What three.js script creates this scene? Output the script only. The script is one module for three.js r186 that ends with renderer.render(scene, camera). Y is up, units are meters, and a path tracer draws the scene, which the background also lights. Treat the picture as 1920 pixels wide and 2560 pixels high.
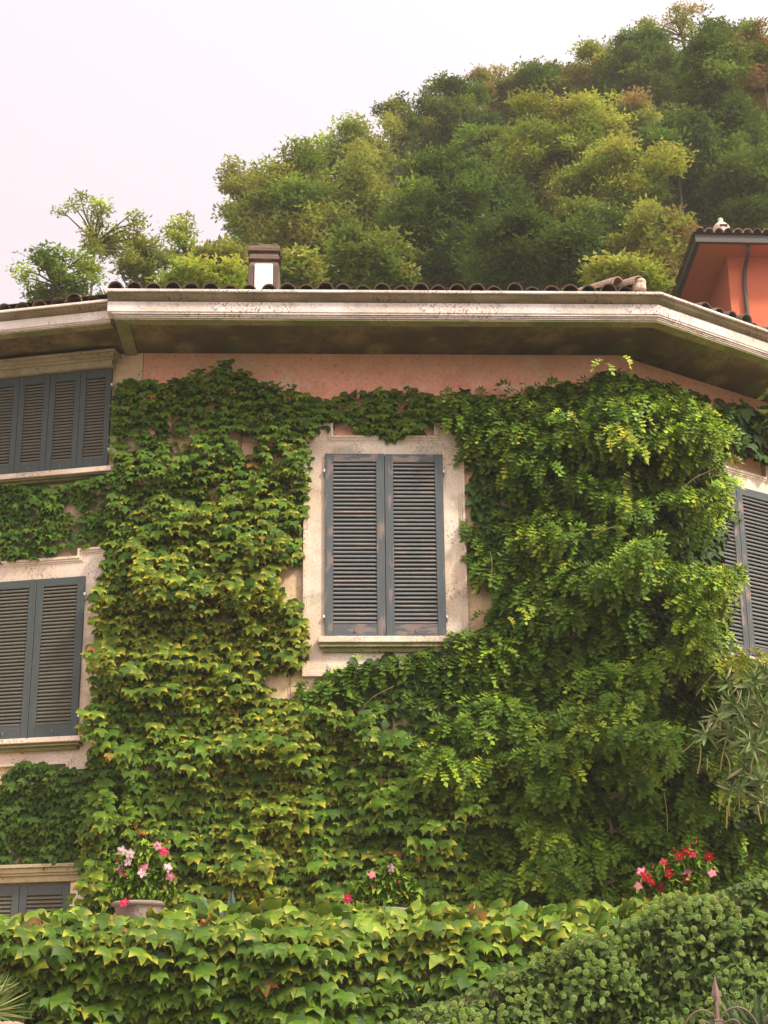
import * as THREE from 'three';
import { mergeGeometries, mergeVertices } from 'three/addons/utils/BufferGeometryUtils.js';
import { RoundedBoxGeometry } from 'three/addons/geometries/RoundedBoxGeometry.js';

// ---------------------------------------------------------------- camera, sky, sun, exposure
const scene = new THREE.Scene();
const D2R = Math.PI / 180, V3 = THREE.Vector3;
const EYE = new V3(0, 1.6, 0);
const camera = new THREE.PerspectiveCamera(35.49, 0.75, 0.1, 600);
camera.position.copy(EYE);
camera.rotation.set(18.8 * D2R, 0, -0.587 * D2R);
scene.add(camera);

const SUN_AZ = 52, SUN_EL = 45;                       // degrees to the right of the way back to the viewer, and up
const sunDir = new V3(Math.sin(SUN_AZ * D2R) * Math.cos(SUN_EL * D2R), Math.sin(SUN_EL * D2R), Math.cos(SUN_AZ * D2R) * Math.cos(SUN_EL * D2R));
{ // bright, hazy, nearly white sky; a little brighter around the sun
  const W = 256, H = 128, d = new Float32Array(W * H * 4);
  for (let j = 0; j < H; j++) for (let i = 0; i < W; i++) {
    const el = ((j + 0.5) / H - 0.5) * Math.PI, az = ((i + 0.5) / W - 0.5) * 2 * Math.PI;
    const x = Math.cos(az) * Math.cos(el), y = Math.sin(el), z = Math.sin(az) * Math.cos(el);
    const c = x * sunDir.x + y * sunDir.y + z * sunDir.z;
    const glow = 1.5 * Math.exp((c - 1) * 2.0);
    const L = el > 0 ? 0.56 + glow : 0.3;
    d.set([L * 1.0, L * 0.892, L * 0.95, 1], (j * W + i) * 4);
  }
  const t = new THREE.DataTexture(d, W, H, THREE.RGBAFormat, THREE.FloatType);
  t.mapping = THREE.EquirectangularReflectionMapping; t.magFilter = THREE.LinearFilter; t.minFilter = THREE.LinearFilter; t.needsUpdate = true;
  scene.background = t; scene.environment = t;
}
const sun = new THREE.DirectionalLight(new THREE.Color(1.0, 0.93, 0.78), 3.3);
sun.position.copy(sunDir).multiplyScalar(60).add(new V3(0, 5, -15));
sun.target.position.set(0, 5, -15);
sun.castShadow = true; sun.shadow.radius = 13; sun.shadow.mapSize.set(2048, 2048);
Object.assign(sun.shadow.camera, { left: -40, right: 40, top: 40, bottom: -40, near: 1, far: 160 });
scene.add(sun, sun.target);
scene.fog = new THREE.FogExp2(new THREE.Color(1.0, 0.93, 0.82), 0.0012);
const EXPOSURE = 1.42;

// ---------------------------------------------------------------- helpers
const rng = (seed) => () => { seed |= 0; seed = (seed + 0x6d2b79f5) | 0; let t = Math.imul(seed ^ (seed >>> 15), 1 | seed); t = (t + Math.imul(t ^ (t >>> 7), 61 | t)) ^ t; return ((t ^ (t >>> 14)) >>> 0) / 4294967296; };
const clamp = (x, a = 0, b = 1) => Math.min(b, Math.max(a, x)), lerp = (a, b, t) => a + (b - a) * t, smooth = (a, b, x) => { const t = clamp((x - a) / (b - a)); return t * t * (3 - 2 * t); };
const hash = (x, y, s) => { let h = Math.imul(x | 0, 374761393) + Math.imul(y | 0, 668265263) + Math.imul(s | 0, 974711); h = Math.imul(h ^ (h >>> 13), 1274126177); return ((h ^ (h >>> 16)) >>> 0) / 4294967296; };
function vnoise(x, y, s = 0, px = 0, py = 0) {          // value noise, repeating after px, py cells when given
  const xi = Math.floor(x), yi = Math.floor(y), fx = x - xi, fy = y - yi, u = fx * fx * (3 - 2 * fx), v = fy * fy * (3 - 2 * fy);
  const w = (n, p) => (p ? ((n % p) + p) % p : n);
  const a = hash(w(xi, px), w(yi, py), s), b = hash(w(xi + 1, px), w(yi, py), s), c = hash(w(xi, px), w(yi + 1, py), s), d = hash(w(xi + 1, px), w(yi + 1, py), s);
  return lerp(lerp(a, b, u), lerp(c, d, u), v);
}
function fbm(x, y, s, oct = 4, px = 0, py = 0) { let a = 0.5, t = 0, n = 0; for (let i = 0; i < oct; i++) { t += a * vnoise(x, y, s + i * 17, px, py); n += a; a *= 0.5; x *= 2; y *= 2; px *= 2; py *= 2; } return t / n; }

const names = new Map();
function numbered(name) { const n = names.get(name) || 0; names.set(name, n + 1); return n ? name + '_' + String(n).padStart(3, '0') : name; }
function tag(o, label, category, group, kind) { if (label) o.userData.label = label; if (category) o.userData.category = category; if (group) o.userData.group = group; if (kind) o.userData.kind = kind; return o; }
function thing(name, label, category, pos = [0, 0, 0], group) { const g = new THREE.Group(); g.name = numbered(name); g.position.set(...pos); scene.add(g); return tag(g, label, category, group); }
function mesh(name, geo, mat, parent) { const m = new THREE.Mesh(geo, mat); m.name = name; m.castShadow = m.receiveShadow = true; if (parent) parent.add(m); return m; }
function struct(name, geo, mat) { const m = mesh(name, geo, mat, scene); m.userData.kind = 'structure'; return m; }
const col = (r, g, b) => new THREE.Color().setRGB(r, g, b);

// camera model, for turning places seen in the photograph into places in the world
const CAMQ = new THREE.Quaternion().setFromEuler(camera.rotation), CAMI = CAMQ.clone().invert(), FPX = 4000;
const ray = (x, y) => new V3((x - 960) / FPX, -(y - 1280) / FPX, -1).applyQuaternion(CAMQ);
const at = (x, y, depth) => ray(x, y).multiplyScalar(depth).add(EYE);          // depth along the camera's axis
const project = (p) => { const v = p.clone().sub(EYE).applyQuaternion(CAMI); return [960 - FPX * v.x / v.z, 1280 + FPX * v.y / v.z, -v.z]; };
class Facade {
  constructor(o, yaw) { this.o = new V3(o[0], 0, o[1]); this.yaw = yaw * D2R; this.d = new V3(Math.cos(this.yaw), 0, -Math.sin(this.yaw)); this.n = new V3(Math.sin(this.yaw), 0, Math.cos(this.yaw)); }
  P(u, h, w = 0) { return this.o.clone().addScaledVector(this.d, u).addScaledVector(this.n, w).setY(h); }
}
// front, left and right faces of the villa: u along the wall, h up, w out of the wall (metres)
const FC = new Facade([0.001, -15.541], 2.06), FL = new Facade([-2.522, -15.45], -11.63), FR = new Facade([2.518, -15.631], 35.7);
const VPOS = new V3(0, 0, -15.541);
function onWall(o, F, u, h, w) { o.position.copy(F.P(u, h, w).sub(VPOS)); o.rotation.y = F.yaw; return o; }
const inPoly = (x, y, p) => { let c = false; for (let i = 0, j = p.length - 1; i < p.length; j = i++) if ((p[i][1] > y) !== (p[j][1] > y) && x < (p[j][0] - p[i][0]) * (y - p[i][1]) / (p[j][1] - p[i][1]) + p[i][0]) c = !c; return c; };

// ---------------------------------------------------------------- textures
function dataTex(w, h, f, { srgb = false, repeat } = {}) {
  const d = new Uint8Array(w * h * 4), enc = (v) => Math.round(255 * clamp(srgb ? (v <= 0.0031308 ? v * 12.92 : 1.055 * Math.pow(v, 1 / 2.4) - 0.055) : v));
  for (let j = 0; j < h; j++) for (let i = 0; i < w; i++) { const c = f((i + 0.5) / w, (j + 0.5) / h), k = (j * w + i) * 4; if (typeof c === 'number') { d[k] = d[k + 1] = d[k + 2] = enc(c); } else { d[k] = enc(c[0]); d[k + 1] = enc(c[1]); d[k + 2] = enc(c[2]); } d[k + 3] = 255; }
  const t = new THREE.DataTexture(d, w, h, THREE.RGBAFormat); t.wrapS = t.wrapT = THREE.RepeatWrapping; t.magFilter = THREE.LinearFilter; t.minFilter = THREE.LinearMipmapLinearFilter; t.generateMipmaps = true;
  if (srgb) t.colorSpace = THREE.SRGBColorSpace; if (repeat) t.repeat.set(...repeat); t.needsUpdate = true; return t;
}
const mix3 = (a, b, t) => [lerp(a[0], b[0], t), lerp(a[1], b[1], t), lerp(a[2], b[2], t)];
// weathered granite-like stone, 2 m a tile
function stoneMap(base, pale, dark, moss, mossAmount, seed) {
  return dataTex(768, 768, (x, y) => {
    let c = mix3(base, pale, smooth(0.35, 0.75, fbm(x * 6, y * 6, seed, 5, 6, 6)));
    const sp = vnoise(x * 150, y * 150, seed + 3, 150, 150), sp2 = vnoise(x * 320, y * 320, seed + 4, 320, 320), patch = fbm(x * 9, y * 9, seed + 9, 4, 9, 9);
    c = mix3(c, dark, smooth(0.66, 0.88, sp) * (0.08 + 0.75 * smooth(0.42, 0.66, patch)));
    c = mix3(c, mix3(dark, base, 0.35), smooth(0.62, 0.9, sp2) * (0.2 + 0.5 * smooth(0.35, 0.6, fbm(x * 4, y * 4, seed + 44, 3, 4, 4))));
    c = mix3(c, pale, smooth(0.8, 0.97, vnoise(x * 210, y * 210, seed + 6, 210, 210)) * 0.5);
    const st = fbm(x * 26, y * 2, seed + 31, 4, 26, 2); c = mix3(c, mix3(dark, base, 0.5), smooth(0.56, 0.74, st) * 0.4 * smooth(0.35, 0.6, patch));
    const m = fbm(x * 5, y * 8, seed + 21, 6, 5, 8);
    return mix3(c, moss, smooth(0.5, 0.72, m) * mossAmount * (0.5 + 0.5 * sp));
  }, { srgb: true, repeat: [0.5, 0.5] });
}
const grain = dataTex(512, 512, (x, y) => 0.5 * fbm(x * 40, y * 40, 5, 4, 40, 40) + 0.5 * vnoise(x * 180, y * 180, 8, 180, 180), { repeat: [1, 1] });
const stoneTex = stoneMap([0.7, 0.545, 0.395], [0.82, 0.69, 0.55], [0.17, 0.115, 0.07], [0.14, 0.14, 0.05], 0.55, 40);
const corniceTex = stoneMap([0.77, 0.64, 0.55], [0.88, 0.79, 0.73], [0.16, 0.12, 0.08], [0.3, 0.26, 0.14], 0.5, 140);
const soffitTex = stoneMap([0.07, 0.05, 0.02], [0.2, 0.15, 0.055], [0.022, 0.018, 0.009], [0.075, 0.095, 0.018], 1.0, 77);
const M = {};
M.stone = new THREE.MeshStandardMaterial({ map: stoneTex, bumpMap: grain, bumpScale: 0.003, roughness: 0.9 });
M.cornice = new THREE.MeshStandardMaterial({ map: corniceTex, bumpMap: grain, bumpScale: 0.003, roughness: 0.9 });
M.corniceClean = new THREE.MeshStandardMaterial({ map: stoneMap([0.8, 0.68, 0.56], [0.88, 0.8, 0.72], [0.3, 0.24, 0.16], [0.4, 0.34, 0.2], 0.25, 150), bumpMap: grain, bumpScale: 0.002, roughness: 0.9 });
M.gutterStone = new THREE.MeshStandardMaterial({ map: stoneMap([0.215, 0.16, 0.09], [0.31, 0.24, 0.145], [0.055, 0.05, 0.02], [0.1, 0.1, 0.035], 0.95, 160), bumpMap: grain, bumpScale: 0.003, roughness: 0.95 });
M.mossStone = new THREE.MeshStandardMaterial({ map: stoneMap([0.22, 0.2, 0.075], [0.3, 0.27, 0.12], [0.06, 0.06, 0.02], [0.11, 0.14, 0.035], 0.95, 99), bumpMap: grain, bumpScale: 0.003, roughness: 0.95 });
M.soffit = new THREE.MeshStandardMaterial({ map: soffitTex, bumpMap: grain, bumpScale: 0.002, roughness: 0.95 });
// rendered wall: pink above, ochre and cream where the paint has gone, eave shade painted browner at top; u,h in metres from (-2.6, 2) to (2.6, 8.7)
const wallTex = dataTex(1024, 1400, (x, y) => {
  const u = -2.6 + 5.2 * x, h = 2 + 6.7 * y, pinkA = [0.88, 0.4, 0.26], cream = [0.72, 0.52, 0.3], pale = [0.82, 0.68, 0.52], ochre = [0.62, 0.36, 0.18], dark = [0.1, 0.075, 0.04];
  const n = fbm(u * 1.6, h * 1.6, 7, 5), n2 = fbm(u * 7, h * 7, 17, 4), sp = vnoise(u * 90, h * 90, 3), sp2 = vnoise(u * 46, h * 46, 4);
  let pink = smooth(7.5, 8.0, h + (n - 0.5) * 0.5);
  const gone = Math.exp(-((u + 1.55) ** 2) / 0.05 - ((h - 8.45) ** 2) / 0.06) + smooth(0.58, 0.7, n2) * smooth(0.5, 1.9, u) * smooth(8.55, 8.2, h) * 0.8;
  pink *= 1 - clamp(gone);
  let c = mix3(mix3(cream, ochre, smooth(0.45, 0.7, n) * 0.5), pinkA, pink);
  c = mix3(c, pale, smooth(0.6, 0.78, n2) * 0.5); c = mix3(c, [0.62, 0.24, 0.14], smooth(0.5, 0.3, fbm(u * 4, h * 4, 57, 4)) * 0.35); c = c.map((v) => v * (0.88 + 0.24 * vnoise(u * 60, h * 60, 61)));
  c = mix3(c, ochre, smooth(8.22, 8.6, h + (n2 - 0.5) * 0.2) * 0.5);  // browner towards the top: eave shade painted in, with some staining
  c = mix3(c, dark, smooth(0.78, 0.95, sp) * 0.3 * (0.4 + n2));
  c = mix3(c, pale, smooth(0.86, 0.95, sp2) * smooth(0, 1.6, u) * 0.9);
  return mix3(c, dark, smooth(0.86, 0.97, sp2) * smooth(8.2, 8.6, h) * 0.5);
}, { srgb: true });
M.wall = new THREE.MeshStandardMaterial({ map: wallTex, bumpMap: grain, bumpScale: 0.004, roughness: 0.95 });
M.creamWall = new THREE.MeshStandardMaterial({ map: stoneMap([0.68, 0.48, 0.28], [0.78, 0.6, 0.41], [0.14, 0.1, 0.05], [0.24, 0.19, 0.07], 0.55, 210), bumpMap: grain, bumpScale: 0.004, roughness: 0.95 });
M.redWall = new THREE.MeshStandardMaterial({ color: col(0.64, 0.16, 0.075), bumpMap: grain, bumpScale: 0.003, roughness: 0.95 });
// painted wood with worn places; one metre a tile, the grain runs along x
function paintMap(paint, worn, amount, seed) {
  return dataTex(512, 512, (x, y) => {
    const g = fbm(x * 4, y * 90, seed, 4, 4, 90), p = fbm(x * 5, y * 16, seed + 5, 5, 5, 16), f = vnoise(x * 200, y * 200, seed + 2, 200, 200);
    let c = mix3(paint.map((v) => v * 0.85), paint.map((v) => v * 1.2), g); c = c.map((v) => v * (0.9 + 0.2 * f));
    return mix3(c, mix3(worn, worn.map((v) => v * 0.4), g * 0.8), smooth(0.62 - 0.2 * amount, 0.72 - 0.2 * amount, p * 0.7 + g * 0.3) * clamp(amount * 1.6));
  }, { srgb: true });
}
const wood = (map) => new THREE.MeshStandardMaterial({ map, bumpMap: grain, bumpScale: 0.0012, roughness: 0.75 });
M.frameWorn = wood(paintMap([0.082, 0.096, 0.1], [0.42, 0.28, 0.22], 0.37, 12));
M.slatWorn = wood(paintMap([0.175, 0.185, 0.18], [0.46, 0.33, 0.25], 0.42, 22));
M.slatSoft = wood(paintMap([0.18, 0.19, 0.186], [0.42, 0.32, 0.25], 0.26, 32));
M.frameClean = wood(paintMap([0.058, 0.073, 0.068], [0.18, 0.16, 0.12], 0.1, 42));
M.slatClean = wood(paintMap([0.13, 0.125, 0.092], [0.24, 0.18, 0.12], 0.25, 52));
M.iron = new THREE.MeshStandardMaterial({ color: col(0.2, 0.19, 0.18), roughness: 0.6, metalness: 0.3 });
M.hingeWhite = new THREE.MeshStandardMaterial({ color: col(0.75, 0.72, 0.68), roughness: 0.5 });
M.dark = new THREE.MeshStandardMaterial({ color: col(0.02, 0.02, 0.018), roughness: 1 });
M.gutter = new THREE.MeshStandardMaterial({ color: col(0.075, 0.068, 0.055), roughness: 0.6, metalness: 0.2 });
const tileMap = (seed, a, b, m) => stoneMap(a, b, [0.06, 0.035, 0.02], m, 0.7, seed);
M.tiles = [tileMap(301, [0.13, 0.065, 0.038], [0.26, 0.15, 0.1], [0.08, 0.075, 0.03]), tileMap(311, [0.1, 0.055, 0.035], [0.3, 0.2, 0.14], [0.07, 0.07, 0.03])].map((map) => new THREE.MeshStandardMaterial({ map, bumpMap: grain, bumpScale: 0.003, roughness: 0.9 }));
M.ridge = new THREE.MeshStandardMaterial({ map: tileMap(321, [0.3, 0.16, 0.1], [0.46, 0.3, 0.22], [0.13, 0.1, 0.05]), bumpMap: grain, bumpScale: 0.003, roughness: 0.9 });
M.brick = new THREE.MeshStandardMaterial({ map: stoneMap([0.16, 0.1, 0.07], [0.26, 0.17, 0.125], [0.05, 0.035, 0.025], [0.1, 0.085, 0.045], 0.6, 331), bumpMap: grain, bumpScale: 0.004, roughness: 0.95 });
M.white = new THREE.MeshStandardMaterial({ color: col(0.86, 0.82, 0.82), bumpMap: grain, bumpScale: 0.003, roughness: 0.8 });
M.moss = new THREE.MeshStandardMaterial({ color: col(0.12, 0.12, 0.03), roughness: 1 });

// ---------------------------------------------------------------- ground, terrace, hill
const skyline = [[-400, 900], [0, 800], [200, 760], [420, 730], [540, 640], [640, 560], [760, 500], [900, 455], [1050, 380], [1250, 300], [1450, 225], [1650, 160], [1780, 150], [1920, 140], [2400, 100]];
function hillHeight(x, z) {
  const dist = -z, px = 960 + FPX * 0.947 * x / dist;
  let k = 0; while (k < skyline.length - 2 && skyline[k + 1][0] < px) k++;
  const t = clamp((px - skyline[k][0]) / (skyline[k + 1][0] - skyline[k][0])), y = lerp(skyline[k][1], skyline[k + 1][1], t);
  const r = at(960, y, 1).sub(EYE), T = r.y / -r.z, ridge = 58;
  const top = 1.6 + T * ridge * 0.97;
  const s = smooth(20, ridge, dist) * 0.6 + 0.4 * clamp((dist - 20) / (ridge - 20));
  return 2 + (top - 2) * s * (dist > ridge ? Math.max(0, 1 - (dist - ridge) / 60) : 1) + 0.5 * (fbm(x * 0.3, z * 0.3, 5, 3) - 0.5);
}
{
  const g = new THREE.PlaneGeometry(1200, 1200, 8, 8).rotateX(-Math.PI / 2);
  const gt = dataTex(512, 512, (x, y) => { const n = fbm(x * 30, y * 30, 91, 5, 30, 30); return mix3([0.07, 0.068, 0.055], [0.13, 0.125, 0.1], n); }, { srgb: true, repeat: [150, 150] });
  struct('ground', g, new THREE.MeshStandardMaterial({ map: gt, roughness: 0.95 }));
  const tg = new THREE.BoxGeometry(22, 2.1, 5); tg.translate(0, 1.05, -14.9);
  struct('terrace', tg, M.creamWall);
  const n = 70, m = 40, pos = [], idx = [];
  for (let j = 0; j <= m; j++) for (let i = 0; i <= n; i++) { const z = -20 - 100 * (j / m) ** 1.4, x = (i / n - 0.5) * 1.5 * -z; pos.push(x, hillHeight(x, z), z); }
  for (let j = 0; j < m; j++) for (let i = 0; i < n; i++) { const a = j * (n + 1) + i; idx.push(a, a + 1, a + n + 1, a + 1, a + n + 2, a + n + 1); }
  const hg = new THREE.BufferGeometry(); hg.setAttribute('position', new THREE.Float32BufferAttribute(pos, 3)); hg.setIndex(idx); hg.computeVertexNormals();
  struct('hillside', hg, new THREE.MeshStandardMaterial({ color: col(0.03, 0.05, 0.012), roughness: 1 }));
}

// ---------------------------------------------------------------- villa
const villa = thing('villa', 'creeper-covered ochre and pink villa with grey louvred shutters and a deep mossy stone cornice', 'house', VPOS.toArray());
function holedWall(u0, u1, h0, h1, holes, map) {
  const s = new THREE.Shape(); s.moveTo(u0, h0); s.lineTo(u1, h0); s.lineTo(u1, h1); s.lineTo(u0, h1); s.closePath();
  for (const [a, b, c, d] of holes) { const p = new THREE.Path(); p.moveTo(a, c); p.lineTo(a, d); p.lineTo(b, d); p.lineTo(b, c); p.closePath(); s.holes.push(p); }
  const g = new THREE.ExtrudeGeometry(s, { depth: 0.35, bevelEnabled: false }); g.translate(0, 0, -0.35);
  if (map) { const uv = g.attributes.uv; for (let i = 0; i < uv.count; i++) uv.setXY(i, ...map(uv.getX(i), uv.getY(i))); }
  return g;
}
{
  const wC = mesh('wall', holedWall(-2.52, 2.515, 0, 8.66, [[-0.59, 0.59, 5.58, 7.48]], (u, h) => [(u + 2.6) / 5.2, (h - 2) / 6.7]), M.wall, villa); onWall(wC, FC, 0, 0, 0);
  const wL = mesh('wall', holedWall(-7, -0.003, 0, 8.68, [[-1.69, -0.34, 7.4, 8.48], [-1.52, -0.51, 4.61, 6.2], [-1.5, -0.5, 1.9, 3.16]]), M.creamWall, villa); onWall(wL, FL, 0, 0, 0); wL.userData.label = 'cream plaster side wall';
  const wR = mesh('wall', holedWall(0.003, 7, 0, 8.66, [[1.015, 2.195, 5.58, 7.48]], (u, h) => [(u * 0.7 + 2) / 5.2, (h - 2) / 6.7]), M.wall, villa); onWall(wR, FR, 0, 0, 0);
  // dark rooms behind the shutters
  const pane = (F, u0, u1, h0, h1) => onWall(mesh('window_pane', new THREE.BoxGeometry(u1 - u0, h1 - h0, 0.02), M.dark, villa), F, (u0 + u1) / 2, (h0 + h1) / 2, -0.2);
  pane(FC, -0.59, 0.59, 5.58, 7.48); pane(FR, 1.015, 2.195, 5.58, 7.48); pane(FL, -1.69, -0.34, 7.4, 8.48); pane(FL, -1.52, -0.51, 4.61, 6.2); pane(FL, -1.5, -0.5, 1.9, 3.16);
}
// mitred sweep of a closed profile [w, h] along a wall line of points [x, z]; the outside lies to the left of the way walked from last to first
function sweep(path, prof, off) {
  const N = path.length, nrm = [];
  for (let i = 0; i < N; i++) {
    const seg = (a, b) => { const dx = path[b][0] - path[a][0], dz = path[b][1] - path[a][1], l = Math.hypot(dx, dz); return [-dz / l, dx / l]; };
    const a = i ? seg(i - 1, i) : seg(0, 1), b = i < N - 1 ? seg(i, i + 1) : a, k = 1 + a[0] * b[0] + a[1] * b[1];
    nrm.push([(a[0] + b[0]) / k, (a[1] + b[1]) / k]);
  }
  const pos = [], uv = [], idx = []; let L = [0]; for (let i = 1; i < N; i++) L.push(L[i - 1] + Math.hypot(path[i][0] - path[i - 1][0], path[i][1] - path[i - 1][1]));
  const P = (i, k) => [path[i][0] + nrm[i][0] * prof[k][0] - off.x, prof[k][1] - off.y, path[i][1] + nrm[i][1] * prof[k][0] - off.z];
  let acc = 0;
  for (let k = 0; k < prof.length; k++) {
    const k2 = (k + 1) % prof.length, dl = Math.hypot(prof[k2][0] - prof[k][0], prof[k2][1] - prof[k][1]);
    for (let i = 0; i < N - 1; i++) {
      const steps = Math.max(1, Math.round((L[i + 1] - L[i]) / 0.5)), b = pos.length / 3, A = P(i, k), B = P(i + 1, k), C = P(i, k2), D = P(i + 1, k2);
      for (let s = 0; s <= steps; s++) { const t = s / steps; pos.push(lerp(A[0], B[0], t), A[1], lerp(A[2], B[2], t), lerp(C[0], D[0], t), C[1], lerp(C[2], D[2], t)); uv.push(lerp(L[i], L[i + 1], t), acc, lerp(L[i], L[i + 1], t), acc + dl); }
      for (let s = 0; s < steps; s++) { const q = b + s * 2; idx.push(q, q + 2, q + 1, q + 1, q + 2, q + 3); }
    }
    acc += dl;
  }
  for (const [i, flip] of [[0, 0], [N - 1, 1]]) {
    const b = pos.length / 3, tri = THREE.ShapeUtils.triangulateShape(prof.map((q) => new THREE.Vector2(q[0], q[1])), []);
    prof.forEach((q, k) => { pos.push(...P(i, k)); uv.push(q[0], q[1]); });
    for (const t of tri) idx.push(...(flip ? [b + t[0], b + t[1], b + t[2]] : [b + t[0], b + t[2], b + t[1]]));
  }
  const g = new THREE.BufferGeometry(); g.setAttribute('position', new THREE.Float32BufferAttribute(pos, 3)); g.setAttribute('uv', new THREE.Float32BufferAttribute(uv, 2)); g.setIndex(idx);
  const ng = g.toNonIndexed(); ng.computeVertexNormals(); return ng;
}
const xz = (F, u, w = 0) => { const p = F.P(u, 0, w); return [p.x, p.z]; };
{
  const back = (p, w) => p;
  const pathMain = [xz(FC, -1.87, -0.45), xz(FC, -1.87, 0), xz(FR, 0, 0), xz(FR, 7, 0)];
  const pathCut = [xz(FC, -2.795, 0), xz(FR, 0, 0), xz(FR, 7, 0)];
  const pathLeft = [xz(FL, -7, 0), xz(FL, -0.1, 0)];
  // the mossy flat strip under the eave, the small fillets, the fascia and the gutter moulding above it
  const lipM = [[0.72, 8.645], [0.845, 8.645], [0.845, 8.665], [0.72, 8.69]];
  const fillets = [[0.72, 8.69], [0.845, 8.665], [0.852, 8.665], [0.852, 8.674], [0.838, 8.675], [0.838, 8.68], [0.862, 8.681], [0.862, 8.69], [0.846, 8.691], [0.846, 8.697], [0.875, 8.698], [0.875, 8.708], [0.72, 8.709]];
  const fascia = [[0.72, 8.711], [0.86, 8.711], [0.88, 8.722], [0.88, 8.828], [0.72, 8.83]];
  const gutter = [[0.72, 8.832], [0.872, 8.832], [0.89, 8.838], [0.908, 8.848], [0.924, 8.864], [0.935, 8.885], [0.94, 8.9], [0.72, 8.902]];
  const lipTop = [[0.72, 8.904], [0.945, 8.904], [0.962, 8.908], [0.962, 8.928], [0.955, 8.934], [0.72, 8.936]];
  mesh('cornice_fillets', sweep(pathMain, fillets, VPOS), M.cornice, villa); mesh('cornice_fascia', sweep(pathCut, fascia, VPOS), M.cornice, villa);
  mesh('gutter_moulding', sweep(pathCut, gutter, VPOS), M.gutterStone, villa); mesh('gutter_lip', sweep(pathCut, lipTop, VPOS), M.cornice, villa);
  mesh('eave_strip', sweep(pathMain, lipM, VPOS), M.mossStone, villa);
  const lipL = [[0.6, 8.685], [0.705, 8.685], [0.705, 8.7], [0.6, 8.72]];
  const filletsL = [[0.6, 8.72], [0.705, 8.7], [0.712, 8.7], [0.712, 8.707], [0.702, 8.708], [0.702, 8.711], [0.725, 8.712], [0.725, 8.719], [0.6, 8.721]];
  const fasciaL = [[0.6, 8.723], [0.72, 8.723], [0.735, 8.73], [0.735, 8.822], [0.6, 8.824]];
  const gutterL = [[0.6, 8.826], [0.728, 8.826], [0.75, 8.83], [0.772, 8.842], [0.788, 8.86], [0.796, 8.882], [0.6, 8.884]];
  const lipTopL = [[0.6, 8.886], [0.8, 8.886], [0.814, 8.889], [0.814, 8.908], [0.808, 8.914], [0.6, 8.916]];
  mesh('cornice_fillets', sweep(pathLeft, filletsL, VPOS), M.cornice, villa); mesh('cornice_fascia', sweep(pathLeft, fasciaL, VPOS), M.corniceClean, villa).userData.label = 'cleaner white fascia of the side wing';
  mesh('gutter_moulding', sweep(pathLeft, gutterL, VPOS), M.gutterStone, villa); mesh('gutter_lip', sweep(pathLeft, lipTopL, VPOS), M.corniceClean, villa);
  mesh('eave_strip', sweep(pathLeft, lipL, VPOS), M.mossStone, villa);
  // recessed soffits
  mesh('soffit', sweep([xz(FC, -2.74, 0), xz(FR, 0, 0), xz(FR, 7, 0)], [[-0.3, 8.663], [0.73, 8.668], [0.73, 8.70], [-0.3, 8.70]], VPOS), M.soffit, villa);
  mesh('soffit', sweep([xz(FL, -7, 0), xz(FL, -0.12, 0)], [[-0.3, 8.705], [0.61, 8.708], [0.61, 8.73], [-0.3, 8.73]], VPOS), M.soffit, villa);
}
// roof: slabs rising from the eaves, barrel tiles along them
const roof = mesh('roof', (() => {
  const sl = Math.tan(17 * D2R), e = 8.94, q = (F, u, w) => { const p = F.P(u, 0, w); return [p.x - VPOS.x, e + (0.93 - w) * sl - VPOS.y, p.z - VPOS.z]; };
  const corner = (() => { const a = FC.n, b = FR.n, k = 0.93 / (1 + a.dot(b)), p = FR.o.clone().addScaledVector(a, k).addScaledVector(b, k); return [p.x - VPOS.x, e, p.z - VPOS.z]; })();
  const hip = (() => { const a = FC.n, b = FR.n, k = -4 / (1 + a.dot(b)), p = FR.o.clone().addScaledVector(a, k).addScaledVector(b, k); return [p.x - VPOS.x, e + 4.93 * sl, p.z - VPOS.z]; })();
  const pts = [q(FC, -2.78, 0.93), corner, hip, q(FC, -2.78, -4), corner, q(FR, 7, 0.93), q(FR, 7, -4), hip, q(FL, -7, 0.79), q(FL, 0, 0.79), q(FL, 0.3, -4), q(FL, -7, -4)];
  const pos = [], uv = []; for (let f = 0; f < 3; f++) for (const k of [0, 1, 2, 0, 2, 3]) { pos.push(...pts[f * 4 + k]); uv.push(pts[f * 4 + k][0], pts[f * 4 + k][2]); }
  const g = new THREE.BufferGeometry(); g.setAttribute('position', new THREE.Float32BufferAttribute(pos, 3)); g.setAttribute('uv', new THREE.Float32BufferAttribute(uv, 2)); g.computeVertexNormals(); return g;
})(), M.tiles[0], villa);
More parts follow.
